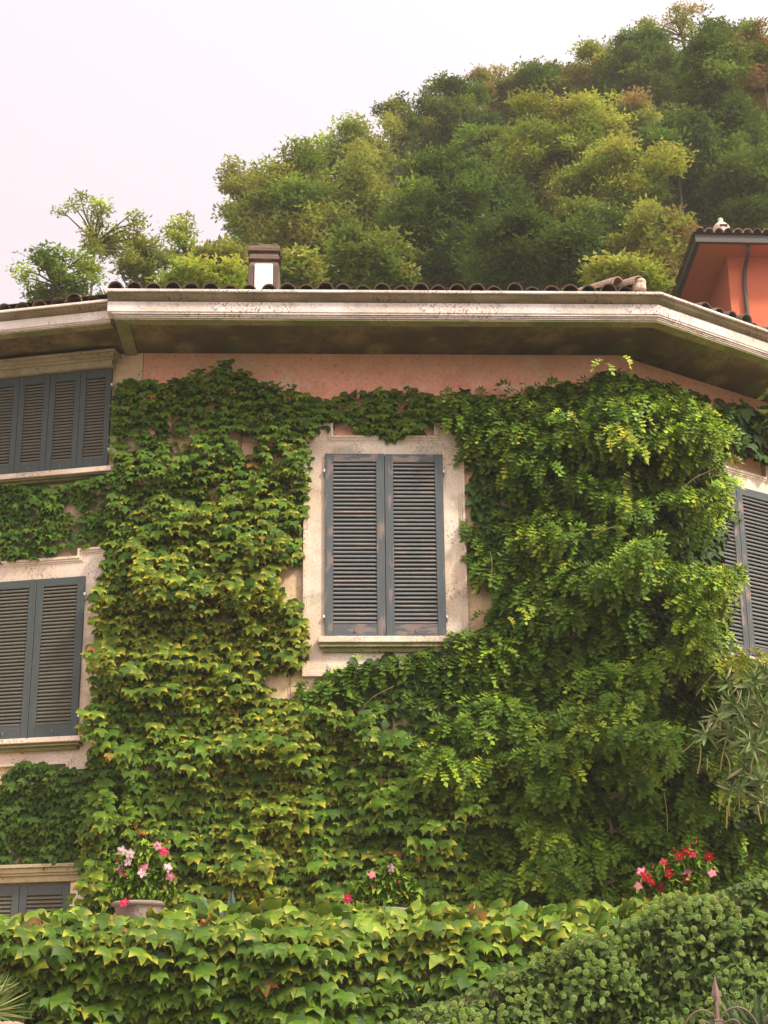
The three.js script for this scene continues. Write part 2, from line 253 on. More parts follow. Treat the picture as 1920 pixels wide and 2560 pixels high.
function barrel(r, t, len, taper = 0.9, seg = 10) {
  const pos = [], uv = [], idx = [];
  for (let k = 0; k <= 1; k++) for (let i = 0; i <= seg; i++) for (let j = 0; j <= 1; j++) {
    const a = Math.PI * i / seg, rr = (r - j * t) * (k ? taper : 1); pos.push(Math.cos(a) * rr, Math.sin(a) * rr * 1.02, -k * len); uv.push(a * r + j, k * len);
  }
  const V = (k, i, j) => (k * (seg + 1) + i) * 2 + j, quad = (a, b, c, d) => idx.push(a, b, c, b, d, c);
  for (let i = 0; i < seg; i++) { quad(V(0, i, 0), V(1, i, 0), V(0, i + 1, 0), V(1, i + 1, 0)); quad(V(0, i + 1, 1), V(1, i + 1, 1), V(0, i, 1), V(1, i, 1)); quad(V(0, i, 1), V(0, i, 0), V(0, i + 1, 1), V(0, i + 1, 0)); }
  quad(V(0, 0, 1), V(1, 0, 1), V(0, 0, 0), V(1, 0, 0)); quad(V(0, seg, 0), V(1, seg, 0), V(0, seg, 1), V(1, seg, 1));
  const g = new THREE.BufferGeometry(); g.setAttribute('position', new THREE.Float32BufferAttribute(pos, 3)); g.setAttribute('uv', new THREE.Float32BufferAttribute(uv, 2)); g.setIndex(idx);
  const n = g.toNonIndexed(); n.computeVertexNormals(); return n;
}
{
  const R = rng(11), geos = [barrel(0.086, 0.012, 0.5), barrel(0.08, 0.012, 0.5, 0.86), barrel(0.09, 0.013, 0.48, 0.92)];
  const put = (F, u, w, h) => { const m = onWall(mesh('roof_tile', geos[(R() * 3) | 0], M.tiles[R() < 0.5 ? 0 : 1], roof), F, u + (R() - 0.5) * 0.02, h + (R() - 0.5) * 0.022, w + (R() - 0.6) * 0.08); m.rotation.order = 'YXZ'; m.rotation.x = 17 * D2R; m.rotation.z = (R() - 0.5) * 0.24; m.rotation.y += (R() - 0.5) * 0.07; };
  for (let u = -2.72; u < 2.55; u += 0.192) put(FC, u, 0.905, 8.943);
  for (let u = 0.42; u < 4.4; u += 0.192) put(FR, u, 0.905, 8.943);
  for (let u = -2.4; u < -0.28; u += 0.192) put(FL, u, 0.765, 8.927);
  for (const [px, py, d, yaw, r] of [[1599, 714, 0.93, 0.75, 0.104], [1547, 714, 0.9, 0.75, 0.096]]) {
    const rr = ray(px, py), p = EYE.clone().addScaledVector(rr, (FC.o.clone().sub(EYE).dot(FC.n) + d) / rr.dot(FC.n)).sub(VPOS), m = mesh('ridge_tile', barrel(r, 0.013, 0.5, 0.8, 12), M.ridge, roof); m.position.copy(p); m.rotation.order = 'YXZ'; m.rotation.set(9 * D2R, yaw, 0.1);
  }
  const k = mesh('ridge_plug', new THREE.LatheGeometry([[0, 0.095], [0.04, 0.09], [0.068, 0.07], [0.078, 0.045], [0.076, 0.03], [0.068, 0.024], [0.074, 0.01], [0.074, -0.03], [0.07, -0.06], [0, -0.062]].map((q) => new THREE.Vector2(...q)), 18), M.stone, roof); { const r = ray(1597, 717), t = (FC.o.clone().sub(EYE).dot(FC.n) + 0.86) / r.dot(FC.n); k.position.copy(EYE.clone().addScaledVector(r, t).sub(VPOS)); } k.userData.label = 'pale mortar plug in the mouth of the ridge tile';
}
// chimney with stacked slabs, a pale panel and moss on top
{
  const d = 18.6, s = d / FPX, c = at(661, 700, d).sub(VPOS), ch = new THREE.Group(); ch.name = 'chimney'; ch.position.copy(c); ch.rotation.y = FC.yaw; villa.add(ch);
  const box = (name, w, h, dp, y, mat, r = 0.008) => { const m = mesh(name, new RoundedBoxGeometry(w, h, dp, 2, r), mat, ch); m.position.y = y; return m; };
  const W = 78 * s, Y = (py) => (700 - py) * s;
  const pier = (x) => { const m = box('pier', 15 * s, Y(680) + 1.2, 0.36, (Y(680) - 1.2) / 2, M.brick); m.position.x = x; }; pier(-31 * s); pier(31 * s);
  box('neck', W * 0.7, 66 * s, 0.26, Y(655), M.brick);
  const slab = (w0, w1, h, y) => { const g = new THREE.CylinderGeometry(w1 / Math.SQRT2, w0 / Math.SQRT2, h, 4, 1).rotateY(Math.PI / 4).toNonIndexed(); g.computeVertexNormals(); const m = mesh('cap_slab', g, M.brick, ch); m.position.y = y; m.scale.z = 0.95; };
  slab(W * 1.0, W * 0.86, 17 * s, Y(675)); slab(W * 1.01, W * 0.86, 17 * s, Y(651)); slab(W * 1.04, W * 1.0, 15 * s, Y(630)); slab(W * 0.98, W * 0.62, 9 * s, Y(618));
  const sh = new THREE.Shape(); const hw = 22.5 * s, ht = Y(676), r = 4 * s; sh.moveTo(-hw, -1); sh.lineTo(hw, -1); sh.lineTo(hw, ht - r); sh.quadraticCurveTo(hw, ht, hw - r, ht); sh.lineTo(-hw + r, ht); sh.quadraticCurveTo(-hw, ht, -hw, ht - r); sh.closePath();
  const wp = mesh('white_panel', new THREE.ExtrudeGeometry(sh, { depth: 0.05, bevelEnabled: false }), M.white, ch); wp.position.z = 0.145;
  const R = rng(5), mg = []; for (let i = 0; i < 60; i++) { const g = new THREE.IcosahedronGeometry(0.018 + R() * 0.022, 1); g.scale(1.4, 0.6, 1); g.translate((R() - 0.5) * W * 0.75, Y(615) + (R() - 0.3) * 0.02, (R() - 0.5) * 0.26); mg.push(g); }
  mesh('moss', mergeGeometries(mg), M.moss, ch);
}
// shutters: a leaf is a group at its lower left corner; frame pieces, slats and hinges are its children
function uvShift(g, du, dv, swap) { const uv = g.attributes.uv, p = g.attributes.position; for (let i = 0; i < uv.count; i++) { const x = p.getX(i), y = p.getY(i) + p.getZ(i); uv.setXY(i, (swap ? y : x) + du, (swap ? x : y) + dv); } return g; }
const slatCache = new Map();
function shutter(F, u0, u1, h0, h1, w, st, top, bot, pitch, frameM, slatMs, seed, hingeSide, gap = 0.003) {
  const R = rng(seed), g = new THREE.Group(); g.name = 'window_shutter'; onWall(g, F, u0 + gap, h0, w); villa.add(g);
  const W = u1 - u0 - 2 * gap, H = h1 - h0, T = 0.042;
  const piece = (name, x0, x1, y0, y1, swap, dz = 0) => { const q = uvShift(new RoundedBoxGeometry(x1 - x0, y1 - y0, T, 1, 0.004), R() * 5, R() * 5, swap), m = mesh(name, q, frameM, g); m.position.set((x0 + x1) / 2, (y0 + y1) / 2, dz); };
  piece('stile', 0, st, 0, H, true); piece('stile', W - st, W, 0, H, true); piece('rail', st + 0.0005, W - st - 0.0005, H - top, H, false, -0.002); piece('rail', st + 0.0005, W - st - 0.0005, 0, bot, false, -0.002);
  const n = Math.round((H - top - bot) / pitch), dp = (H - top - bot) / n, sw = W - 2 * st;
  for (let i = 0; i < n; i++) {
    const v = (R() * 6) | 0, key = [sw.toFixed(3), v].join(); if (!slatCache.has(key)) slatCache.set(key, uvShift(new RoundedBoxGeometry(sw, 0.016, 0.044, 1, 0.005), R() * 7, R() * 7, false));
    const m = mesh('slat', slatCache.get(key), slatMs[(R() * slatMs.length) | 0], g); m.position.set(W / 2, bot + (i + 0.5) * dp, -0.002); m.rotation.x = (38 + (R() - 0.5) * 7) * D2R; m.rotation.z = (R() - 0.5) * 0.008;
  }
  for (const y of hingeSide ? [H - 0.2, 0.2] : []) { const x = hingeSide < 0 ? -0.008 : W + 0.008; const b = mesh('hinge', new THREE.CylinderGeometry(0.008, 0.008, 0.06, 8), M.iron, g); b.position.set(x, y - 0.015, 0.006); const k = mesh('hinge_pin', new RoundedBoxGeometry(0.018, 0.03, 0.02, 1, 0.004), M.hingeWhite, g); k.position.set(x, y + 0.01, 0.02); }
  if (bot > 0.1) { const k = mesh('latch', new RoundedBoxGeometry(0.01, 0.035, 0.02, 1, 0.003), M.iron, g); k.position.set(W * 0.5, bot * 0.48, T / 2); }
  return g;
}
const wornSlats = [M.slatWorn, M.slatSoft, M.slatSoft, M.slatSoft];
shutter(FC, -0.61, 0.006, 5.555, 7.508, 0.045, 0.085, 0.09, 0.135, 0.0435, M.frameWorn, wornSlats, 21, -1);
shutter(FC, 0.006, 0.612, 5.552, 7.503, 0.045, 0.085, 0.09, 0.135, 0.0435, M.frameWorn, wornSlats, 22, 1);
shutter(FR, 0.995, 1.606, 5.555, 7.49, 0.045, 0.085, 0.09, 0.135, 0.0435, M.frameWorn, wornSlats, 23, -1);
shutter(FR, 1.606, 2.215, 5.555, 7.49, 0.045, 0.085, 0.09, 0.135, 0.0435, M.frameWorn, wornSlats, 24, 1);
for (let k = 0; k < 4; k++) shutter(FL, -0.325 - 0.345 * (k + 1), -0.325 - 0.345 * k, 7.372, 8.5, 0.03, 0.062, 0.1, 0.13, 0.034, M.frameClean, [M.slatClean], 31 + k, k ? 0 : 1, 0.002);
for (let k = 0; k < 2; k++) shutter(FL, -0.498 - 0.519 * (k + 1), -0.498 - 0.519 * k, 4.588, 6.225, 0.045, 0.075, 0.085, 0.135, 0.0365, M.frameClean, [M.slatClean], 41 + k, k ? 0 : 1);
for (let k = 0; k < 2; k++) shutter(FL, -0.486 - 0.517 * (k + 1), -0.486 - 0.517 * k, 1.85, 3.185, 0.03, 0.075, 0.1, 0.135, 0.0385, M.frameClean, [M.slatClean], 51 + k, 0);
// stone surround with ears at its corners and a raised moulding along its edge
function earShape(a, b, h0, h1, earW, earTop, earBot, inset) {
  const s = new THREE.Shape(), L = a + inset, Rr = b - inset, t = h1 - inset, bo = h0 + inset, e = earW - inset * 2;
  s.moveTo(L, bo); s.lineTo(L + e, bo); s.lineTo(L + e, bo + earBot); s.lineTo(Rr - e, bo + earBot); s.lineTo(Rr - e, bo); s.lineTo(Rr, bo); s.lineTo(Rr, t); s.lineTo(Rr - e, t); s.lineTo(Rr - e, t - earTop); s.lineTo(L + e, t - earTop); s.lineTo(L + e, t); s.lineTo(L, t); s.closePath(); return s;
}
function surround(F, a, b, h0, h1, earW, earTop, earBot, open, depth = 0.03) {
  const g = new THREE.Group(); g.name = 'window_surround'; onWall(g, F, 0, 0, 0); villa.add(g);
  const hole = (s, [x0, x1, y0, y1]) => { const p = new THREE.Path(); p.moveTo(x0, y0); p.lineTo(x0, y1); p.lineTo(x1, y1); p.lineTo(x1, y0); p.closePath(); s.holes.push(p); return s; };
  const ext = (s, z0, z1) => { const q = new THREE.ExtrudeGeometry(s, { depth: z1 - z0, bevelEnabled: true, bevelSize: 0.003, bevelThickness: 0.003, bevelSegments: 1 }); q.translate(0, 0, z0); return q; };
  const ring = (i0, i1) => { const s = earShape(a, b, h0, h1, earW, earTop, earBot, i0); s.holes.push(earShape(a, b, h0, h1, earW, earTop, earBot, i1)); return s; };
  mesh('slab', ext(hole(earShape(a, b, h0, h1, earW, earTop, earBot, 0.004), open), 0.001, depth), M.stone, g);
  mesh('moulding', mergeGeometries([ext(ring(0, 0.022), depth, depth + 0.028), ext(ring(0.026, 0.044), depth, depth + 0.016), ext(ring(0.048, 0.06), depth, depth + 0.006)]), M.stone, g);
  return g;
}
function sill(F, a, b, top, front, total, w, mat = M.stone) {
  const g = new THREE.Group(); g.name = 'window_sill'; onWall(g, F, 0, 0, 0); villa.add(g);
  const m = mesh('slab', uvShift(new RoundedBoxGeometry(b - a, front, w, 2, 0.006), a * 3, top, false), M.stone, g); m.position.set((a + b) / 2, top - front / 2, w / 2);
  const gs = []; let y = top - front; const rest = total - front; for (const [f, k] of [[0.28, 0.78], [0.22, 0.9], [0.5, 0.6]]) { const hgt = rest * f, q = uvShift(new RoundedBoxGeometry(b - a - (1 - k) * w * 1.6, hgt - 0.002, w * k, 1, 0.003), a, y, false); q.translate((a + b) / 2, y - hgt / 2, w * k / 2); gs.push(q); y -= hgt; }
  mesh('moulding', mergeGeometries(gs), mat, g);
}
surround(FC, -0.825, 0.828, 5.16, 7.85, 0.3, 0.14, 0.07, [-0.6, 0.6, 5.57, 7.49]);
surround(FR, 0.78, 2.43, 5.16, 7.83, 0.3, 0.14, 0.07, [1.005, 2.205, 5.57, 7.48]);
surround(FL, -1.74, -0.296, 4.27, 6.524, 0.3, 0.08, 0.06, [-1.525, -0.508, 4.6, 6.215]);
sill(FC, -0.67, 0.69, 5.55, 0.062, 0.15, 0.13, M.mossStone); sill(FR, 0.94, 2.27, 5.55, 0.062, 0.15, 0.13, M.mossStone);
sill(FL, -1.8, -0.25, 7.365, 0.055, 0.1, 0.15, M.mossStone); sill(FL, -1.62, -0.43, 4.583, 0.05, 0.12, 0.15, M.mossStone);
// lintels over the top and bottom windows of the side wing
function lintel(F, a, b, pieces, mat) { const g = new THREE.Group(); g.name = 'window_lintel'; onWall(g, F, 0, 0, 0); villa.add(g); for (const [y0, y1, w, over] of pieces) { const m = mesh('moulding', uvShift(new RoundedBoxGeometry(b - a + over * 2, y1 - y0, w, 1, 0.005), y0 * 3, w, false), mat, g); m.position.set((a + b) / 2, (y0 + y1) / 2, w / 2); } }
M.lintelStone = new THREE.MeshStandardMaterial({ map: stoneMap([0.38, 0.32, 0.18], [0.5, 0.42, 0.27], [0.1, 0.09, 0.04], [0.13, 0.13, 0.045], 0.7, 401), bumpMap: grain, bumpScale: 0.003, roughness: 0.95 });
lintel(FL, -1.86, -0.31, [[8.505, 8.575, 0.1, 0], [8.577, 8.6, 0.13, 0.02], [8.602, 8.64, 0.16, 0.035], [8.642, 8.665, 0.185, 0.055]], M.lintelStone);
lintel(FL, -1.68, -0.345, [[3.205, 3.262, 0.09, 0.0], [3.264, 3.285, 0.12, 0.015], [3.287, 3.33, 0.14, 0.03], [3.332, 3.365, 0.17, 0.05]], M.lintelStone);
onWall(mesh('window_jamb', uvShift(new RoundedBoxGeometry(0.145, 1.4, 0.06, 1, 0.005), 0.3, 0.2, false), M.stone, villa), FL, -0.413, 2.5, 0.03);
onWall(mesh('window_jamb', uvShift(new RoundedBoxGeometry(0.145, 1.4, 0.06, 1, 0.005), 0.7, 0.5, false), M.stone, villa), FL, -1.595, 2.5, 0.03);

// ---------------------------------------------------------------- red house on the right
{
  const hE = at(1745, 604, 33).y, onEave = (px, py) => { const r = ray(px, py); return EYE.clone().addScaledVector(r, (hE - EYE.y) / r.y); };
  const P0 = onEave(1745, 604), f = onEave(1920, 607).sub(P0).normalize(), sd = onEave(1690, 757).sub(P0).normalize(), W0 = onEave(1817, 641);
  const H = thing('red_house', 'orange-red house with dark gutter and tiled hipped roof, behind the villa at right', 'house', [W0.x, 0, W0.z]);
  const loc = (p) => p.clone().sub(H.position), L = (px, py, dd) => loc(at(px, py, dd));
  const prism = (name, o, fl, sl, y0, y1, mat) => { const a = [o, o.clone().addScaledVector(f, fl), o.clone().addScaledVector(f, fl).addScaledVector(sd, sl), o.clone().addScaledVector(sd, sl)].map(loc), sh = new THREE.Shape(a.map((p) => new THREE.Vector2(p.x, -p.z))), g = new THREE.ExtrudeGeometry(sh, { depth: y1 - y0, bevelEnabled: false }); g.rotateX(-Math.PI / 2); g.translate(0, y0, 0); return mesh(name, g, mat, H); };
  prism('wall', W0, 9, 9, 0, hE - 0.002, M.redWall);
  prism('soffit', P0.clone().addScaledVector(f, 0.05).addScaledVector(sd, 0.05), 9, 9, hE, hE + 0.05, M.redWall);
  prism('fascia', P0.clone().addScaledVector(f, -0.06).addScaledVector(sd, -0.06), 9, 0.1, hE - 0.03, hE + 0.14, M.gutter);
  prism('fascia', P0.clone().addScaledVector(f, -0.06).addScaledVector(sd, 0.045), 0.1, 9, hE - 0.03, hE + 0.14, M.gutter);
  { const yT = hE + 0.16, e = P0.clone().addScaledVector(f, -0.12).addScaledVector(sd, -0.12).setY(yT), r = e.clone().addScaledVector(f, 10), k = e.clone().addScaledVector(f, 4).addScaledVector(sd, 4).setY(yT + 1.15), k2 = e.clone().addScaledVector(f, 10).addScaledVector(sd, 4).setY(yT + 1.15), bk = e.clone().addScaledVector(sd, 9), g = new THREE.BufferGeometry(), T = [e, r, k2, e, k2, k, e, k, bk].map(loc);
    g.setAttribute('position', new THREE.Float32BufferAttribute(T.map((q) => q.toArray()).flat(), 3)); g.setAttribute('uv', new THREE.Float32BufferAttribute(T.map((q) => [q.x, q.z]).flat(), 2)); g.computeVertexNormals(); const rf = mesh('roof', g, M.ridge, H), tg = barrel(0.1, 0.015, 0.5);
    for (let i = 0; i < 18; i++) { const m = mesh('roof_tile', tg, i % 3 ? M.ridge : M.tiles[1], rf); m.position.copy(loc(e.clone().addScaledVector(f, 0.15 + i * 0.2))); m.position.y -= 0.005; m.rotation.order = 'YXZ'; m.rotation.set(16 * D2R, Math.atan2(-f.z, f.x), 0); } }
  const wq = (px, py) => { const n = new V3(-f.z, 0, f.x), r = ray(px, py), t = W0.clone().addScaledVector(n, 0.06).sub(EYE).dot(n) / r.dot(n); return loc(EYE.clone().addScaledVector(r, t)); };
  const g0 = onEave(1870, 612), dp = new THREE.CatmullRomCurve3([loc(g0), loc(g0.clone().add(new V3(0, -0.14, 0))), wq(1863, 670), wq(1861, 700), wq(1866, 760), wq(1872, 822), wq(1885, 980)]);
  mesh('downpipe', new THREE.TubeGeometry(dp, 40, 0.045, 8), M.gutter, H);
  const cp = L(1803, 573, 34), cap = new THREE.Group(); cap.name = 'chimney'; cap.position.copy(cp); H.add(cap);
  mesh('pot', new THREE.LatheGeometry([[0.18, -0.3], [0.18, 0.03], [0.16, 0.06], [0.1, 0.13], [0.055, 0.17], [0.05, 0.2], [0.06, 0.22], [0.045, 0.25], [0, 0.26]].map((q) => new THREE.Vector2(...q)), 14), M.stone, cap);
  const hole = mesh('opening', new THREE.BoxGeometry(0.16, 0.05, 0.02), M.dark, cap); hole.position.set(0.02, 0, 0.17);
}

// ---------------------------------------------------------------- leaves
const leafMat = (r = 0.55, t = 0.3, sp = 0.5) => new THREE.MeshPhysicalMaterial({ vertexColors: true, side: THREE.DoubleSide, roughness: r, transmission: t, thickness: 0, ior: 1.4, specularIntensity: sp });
M.leaf = leafMat(0.6, 0.22, 0.4); M.leafShiny = leafMat(0.48, 0.25, 0.45); M.treeLeaf = leafMat(0.8, 0.38, 0.2);
// lobed leaf hanging from its stalk: down -y, out +z; tip colour differs from the blade's
function lobedLeaf(a0, a1, fold, blade, tip, tipFrom, seed) {
  const R = rng(seed), half = [[0, 0.03], [0.15, 0.12], [0.36, 0.1], [0.52, -0.06], [0.58, -0.28], [0.67, -0.66], [0.5, -0.5], [0.33, -0.48], [0.27, -0.6], [0.15, -0.78], [0, -1.02]], v = [0.85 + 0.3 * R(), 0.75 + 0.4 * R(), (R() - 0.5) * 0.16, (R() - 0.5) * 0.2]; half[5][0] *= v[0]; half[5][1] *= v[1]; half[6][1] += v[2]; half[7][1] += v[2]; half[8][1] += v[3] * 0.6; half[9][0] *= 1 + v[3]; const mid = [0, 0.05, 0.14, 0.25, 0.36, 0.48, 0.52, 0.56, 0.68, 0.82, 1];
  const bend = (r) => { let y = 0, z = 0; const n = 12; for (let i = 0; i < n; i++) { const t = (i + 0.5) / n * r, a = lerp(a0, a1, clamp(t) ** 1.2); y -= Math.cos(a) * r / n; z += Math.sin(a) * r / n; } return [y, z]; };
  const pos = [], colr = [], idx = [];
  for (const sgn of [1, -1]) {
    const b = pos.length / 3, jx = 1 + (R() - 0.5) * 0.25, jy = 1 + (R() - 0.5) * 0.2;
    half.forEach(([x, y], i) => {
      for (const q of [[0, -mid[i]], [x * sgn * jx, i === 10 ? -1 : y * jy]]) {
        const r = Math.max(0, -q[1]), [yy, zz] = bend(r), ax = Math.abs(q[0]); pos.push(q[0] * (1 - 0.12 * r), yy + Math.max(0, q[1]) * 0.7 - ax * ax * fold * 0.6, zz - ax * ax * fold * 1.3 - (q[0] ? 0.02 * R() : 0));
        const e = smooth(tipFrom, 1.02, Math.hypot(q[0] * 1.35, q[1])), k = q[0] || i === 10 ? e : e * 0.55; colr.push(...mix3(q[0] ? blade : blade.map((v) => v * 1.25), tip, k));
      }
    });
    for (let i = 0; i < half.length - 1; i++) { const q = b + i * 2; sgn > 0 ? idx.push(q, q + 2, q + 1, q + 1, q + 2, q + 3) : idx.push(q, q + 1, q + 2, q + 1, q + 3, q + 2); }
  }
  const g = new THREE.BufferGeometry(); g.setAttribute('position', new THREE.Float32BufferAttribute(pos, 3)); g.setAttribute('color', new THREE.Float32BufferAttribute(colr, 3)); g.setIndex(idx); const mg = mergeVertices(g, 1e-5); mg.computeVertexNormals(); return mg;
}
// simple blade along -y, bent, n segments; width profile sin
function blade(len, wid, bendA, fold, c0, c1, n = 4, p = 0.8) {
  const pos = [], colr = [], idx = []; let y = 0, z = 0;
  for (let i = 0; i <= n; i++) { const t = i / n, w = wid * 0.5 * Math.sin(Math.PI * Math.pow(clamp(t * 0.96 + 0.02), p)), a = bendA * t; if (i) { y -= Math.cos(a) * len / n; z += Math.sin(a) * len / n; } for (const s of [-1, 0, 1]) { pos.push(s * w, y, z - Math.abs(s) * w * fold); colr.push(...mix3(s ? c0 : c0.map((v) => v * 1.15), c1, t)); } }
  for (let i = 0; i < n; i++) for (const s of [0, 1]) { const q = i * 3 + s; idx.push(q, q + 3, q + 1, q + 1, q + 3, q + 4); }
  const g = new THREE.BufferGeometry(); g.setAttribute('position', new THREE.Float32BufferAttribute(pos, 3)); g.setAttribute('color', new THREE.Float32BufferAttribute(colr, 3)); g.setIndex(idx); g.computeVertexNormals(); return g;
}
// feathered leaf: leaflets in pairs along a stalk that starts out along +z, its upper side towards +y, and droops
const basis = (L, N) => { const y = L.clone().negate().normalize(), x = new V3().crossVectors(y, N).normalize(), z = new V3().crossVectors(x, y); return new THREE.Matrix4().makeBasis(x, y, z); };
function pinnateLeaf(pairs, len, lw, droop, c0, c1, stalk, seed) {
  const R = rng(seed), gs = []; let p = new V3(), a = -0.25; const pts = [p.clone()];
  for (let i = 0; i <= pairs; i++) {
    a += (droop + 0.25) / pairs; const dir = new V3(0, -Math.sin(a), Math.cos(a)), nrm = new V3(0, Math.cos(a), Math.sin(a)); p = p.clone().addScaledVector(dir, len / (pairs + 1)); pts.push(p.clone());
    const end = i === pairs;
    for (const s of end ? [0] : [-1, 1]) {
      const k = lw * (0.85 + 0.3 * R()) * (i === 0 ? 0.8 : 1) * (end ? 1.15 : 1), g = blade(k, k * 0.74, 0.5 + 0.4 * R(), 0.3, c0, c1, 2, 0.9);
      const L = new V3(s * (0.85 + 0.1 * R()), -0.25 - 0.3 * R(), 0).addScaledVector(dir, s ? 0.45 : 1).normalize(), N = nrm.clone().add(new V3(s * 0.25, 0, 0)).addScaledVector(L, -nrm.dot(L)).normalize();
      g.applyMatrix4(basis(L, N)); g.translate(p.x, p.y, p.z); gs.push(g);
    }
  }
  const t = new THREE.TubeGeometry(new THREE.CatmullRomCurve3(pts), 3, 0.002, 3); t.deleteAttribute('uv'); const n = t.attributes.position.count, cc = []; for (let i = 0; i < n; i++) cc.push(...stalk); t.setAttribute('color', new THREE.Float32BufferAttribute(cc, 3)); gs.push(t);
  return mergeGeometries(gs);
}
const GREEN = [0.062, 0.125, 0.016];
const vineLeaf = {
  yellow: [1, 2, 3, 21, 22].map((k) => lobedLeaf(1.2, -0.25 - (k % 4) * 0.1, 0.3, [0.072, 0.138, 0.008], [0.52, 0.46, 0.05], 0.64, k)),
  green: [4, 5, 6, 23, 24].map((k) => lobedLeaf(1.15, -0.1 - (k % 5) * 0.08, 0.28, [0.064, 0.135, 0.009], [0.23, 0.31, 0.022], 0.64, k)),
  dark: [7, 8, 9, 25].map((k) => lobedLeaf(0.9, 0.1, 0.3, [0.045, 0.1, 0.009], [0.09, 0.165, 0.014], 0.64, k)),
  orange: [10, 11].map((k) => lobedLeaf(1.1, -0.2, 0.3, [0.12, 0.12, 0.02], [0.5, 0.2, 0.05], 0.4, k)),
  flat: [12, 13, 14].map((k) => lobedLeaf(0.9, 0.35, 0.18, [0.155, 0.235, 0.018], [0.54, 0.48, 0.09], 0.6, k)),
};
const feather = [0, 1, 2, 3].map((k) => pinnateLeaf(3 + (k % 2), 0.14 + 0.015 * k, 0.066, 0.8 + 0.35 * k, [0.08, 0.16, 0.01], [0.14, 0.24, 0.014], [0.12, 0.12, 0.04], 60 + k));
const featherLit = [0, 1].map((k) => pinnateLeaf(3, 0.15, 0.064, 0.8 + 0.3 * k, [0.25, 0.36, 0.022], [0.36, 0.46, 0.038], [0.2, 0.18, 0.05], 80 + k));  // lighter greens that paint sunlight on the right edge and bulges
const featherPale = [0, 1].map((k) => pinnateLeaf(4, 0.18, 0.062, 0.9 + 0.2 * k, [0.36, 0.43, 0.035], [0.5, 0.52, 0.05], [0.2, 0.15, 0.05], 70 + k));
const roundLeaf = [15, 16].map((k) => lobedLeaf(0.75, 0.2, 0.15, [0.05, 0.1, 0.018], [0.06, 0.12, 0.02], 0.7, k));

// a climbing plant: leaf list -> up to 300 leaves that show largest as parts, the others as one part
const E3 = new THREE.Euler(), Q = new THREE.Quaternion(), Y1 = new V3(0, 1, 0);
const tints = new Map();
function tinted(mat, t) { const k = mat.uuid + t.map((v) => v.toFixed(2)).join(); if (!tints.has(k)) { const m = mat.clone(); m.color.setRGB(...t); tints.set(k, m); } return tints.get(k); }
function plantLeaves(plant, leaves, mat, parts = 300, name = 'leaf') {
  const base = plant.position, inFrame = (q) => q[0] > 6 && q[0] < 1914 && q[1] > 6 && q[1] < 2554;
  for (const l of leaves) { const q = project(l.p); l.size = inFrame(q) ? l.s * (1 + (l.front || 0) * 3) / q[2] : 0; }
  const order = leaves.map((_, i) => i).sort((a, b) => leaves[b].size - leaves[a].size), chosen = new Set(order.slice(0, parts).filter((i) => leaves[i].size > 0));
  const rest = new Map();
  leaves.forEach((l, i) => {
    if (chosen.has(i)) { const t = l.t.map((v) => Math.round(v * 5) / 5), m = mesh(name, l.g, tinted(mat, t), plant); m.position.copy(l.p).sub(base); m.quaternion.copy(l.q); m.scale.setScalar(l.s); } else { if (!rest.has(l.g)) rest.set(l.g, []); rest.get(l.g).push(l); }
  });
  // the others: real leaves, joined
  const pos = [], nor = [], colr = [], idx = [], v = new V3(), m4 = new THREE.Matrix4(), sc = new V3();
  for (const [g, list] of rest) {
    const gp = g.attributes.position, gn = g.attributes.normal, gc = g.attributes.color, gi = g.index;
    for (const l of list) {
      const b = pos.length / 3; m4.compose(v.copy(l.p).sub(base), l.q, sc.setScalar(l.s));
      const o = new V3(); for (let i = 0; i < gp.count; i++) { o.fromBufferAttribute(gp, i).applyMatrix4(m4); pos.push(o.x, o.y, o.z); o.fromBufferAttribute(gn, i).applyQuaternion(l.q); nor.push(o.x, o.y, o.z); colr.push(gc.getX(i) * l.t[0], gc.getY(i) * l.t[1], gc.getZ(i) * l.t[2]); }
      for (let i = 0; i < gi.count; i++) idx.push(gi.getX(i) + b);
    }
  }
  if (!pos.length) return;
  const g = new THREE.BufferGeometry(); g.setAttribute('position', new THREE.Float32BufferAttribute(pos, 3)); g.setAttribute('normal', new THREE.Float32BufferAttribute(nor, 3)); g.setAttribute('color', new THREE.Float32BufferAttribute(colr, 3)); g.setIndex(idx);
  mesh('foliage', g, mat, plant).userData.kind = 'stuff';
}
const pick = (R, a) => a[(R() * a.length) | 0];
// scatter over a wall face, keeping what falls inside the outline as it is seen from the viewer's place
function scatter(R, F, u0, u1, h0, h1, perM2, keep, make) {
  const n = Math.round((u1 - u0) * (h1 - h0) * perM2), out = [];
  for (let i = 0; i < n; i++) { const u = lerp(u0, u1, R()), h = lerp(h0, h1, R()), [px, py] = project(F.P(u, h, 0.08)), k = keep(px, py, u, h); if (R() < k) { const l = make(u, h, px, py); if (l) out.push(l); } }
  return out;
}
function wallLeaf(R, F, u, h, w, s, g, t, tilt = 0.15, yawJ = 0.7) {
  E3.set((R() - 0.5) * 0.6 + tilt, F.yaw + (R() - 0.5) * yawJ * 2, (R() - 0.5) * 0.7, 'YXZ');
  return { p: F.P(u, h, w), q: new THREE.Quaternion().setFromEuler(E3), s, g, t, front: w };
}
const stemOlive = new THREE.MeshStandardMaterial({ color: col(0.1, 0.11, 0.03), roughness: 0.8 });
const stemMat = new THREE.MeshStandardMaterial({ color: col(0.2, 0.12, 0.06), roughness: 0.9 }), stemPale = new THREE.MeshStandardMaterial({ color: col(0.3, 0.22, 0.1), roughness: 0.8 });
function stem(plant, pts, r, mat = stemMat, name = 'stem') { return mesh(name, new THREE.TubeGeometry(new THREE.CatmullRomCurve3(pts.map((p) => p.clone().sub(plant.position))), pts.length * 4, r, 5), mat, plant); }

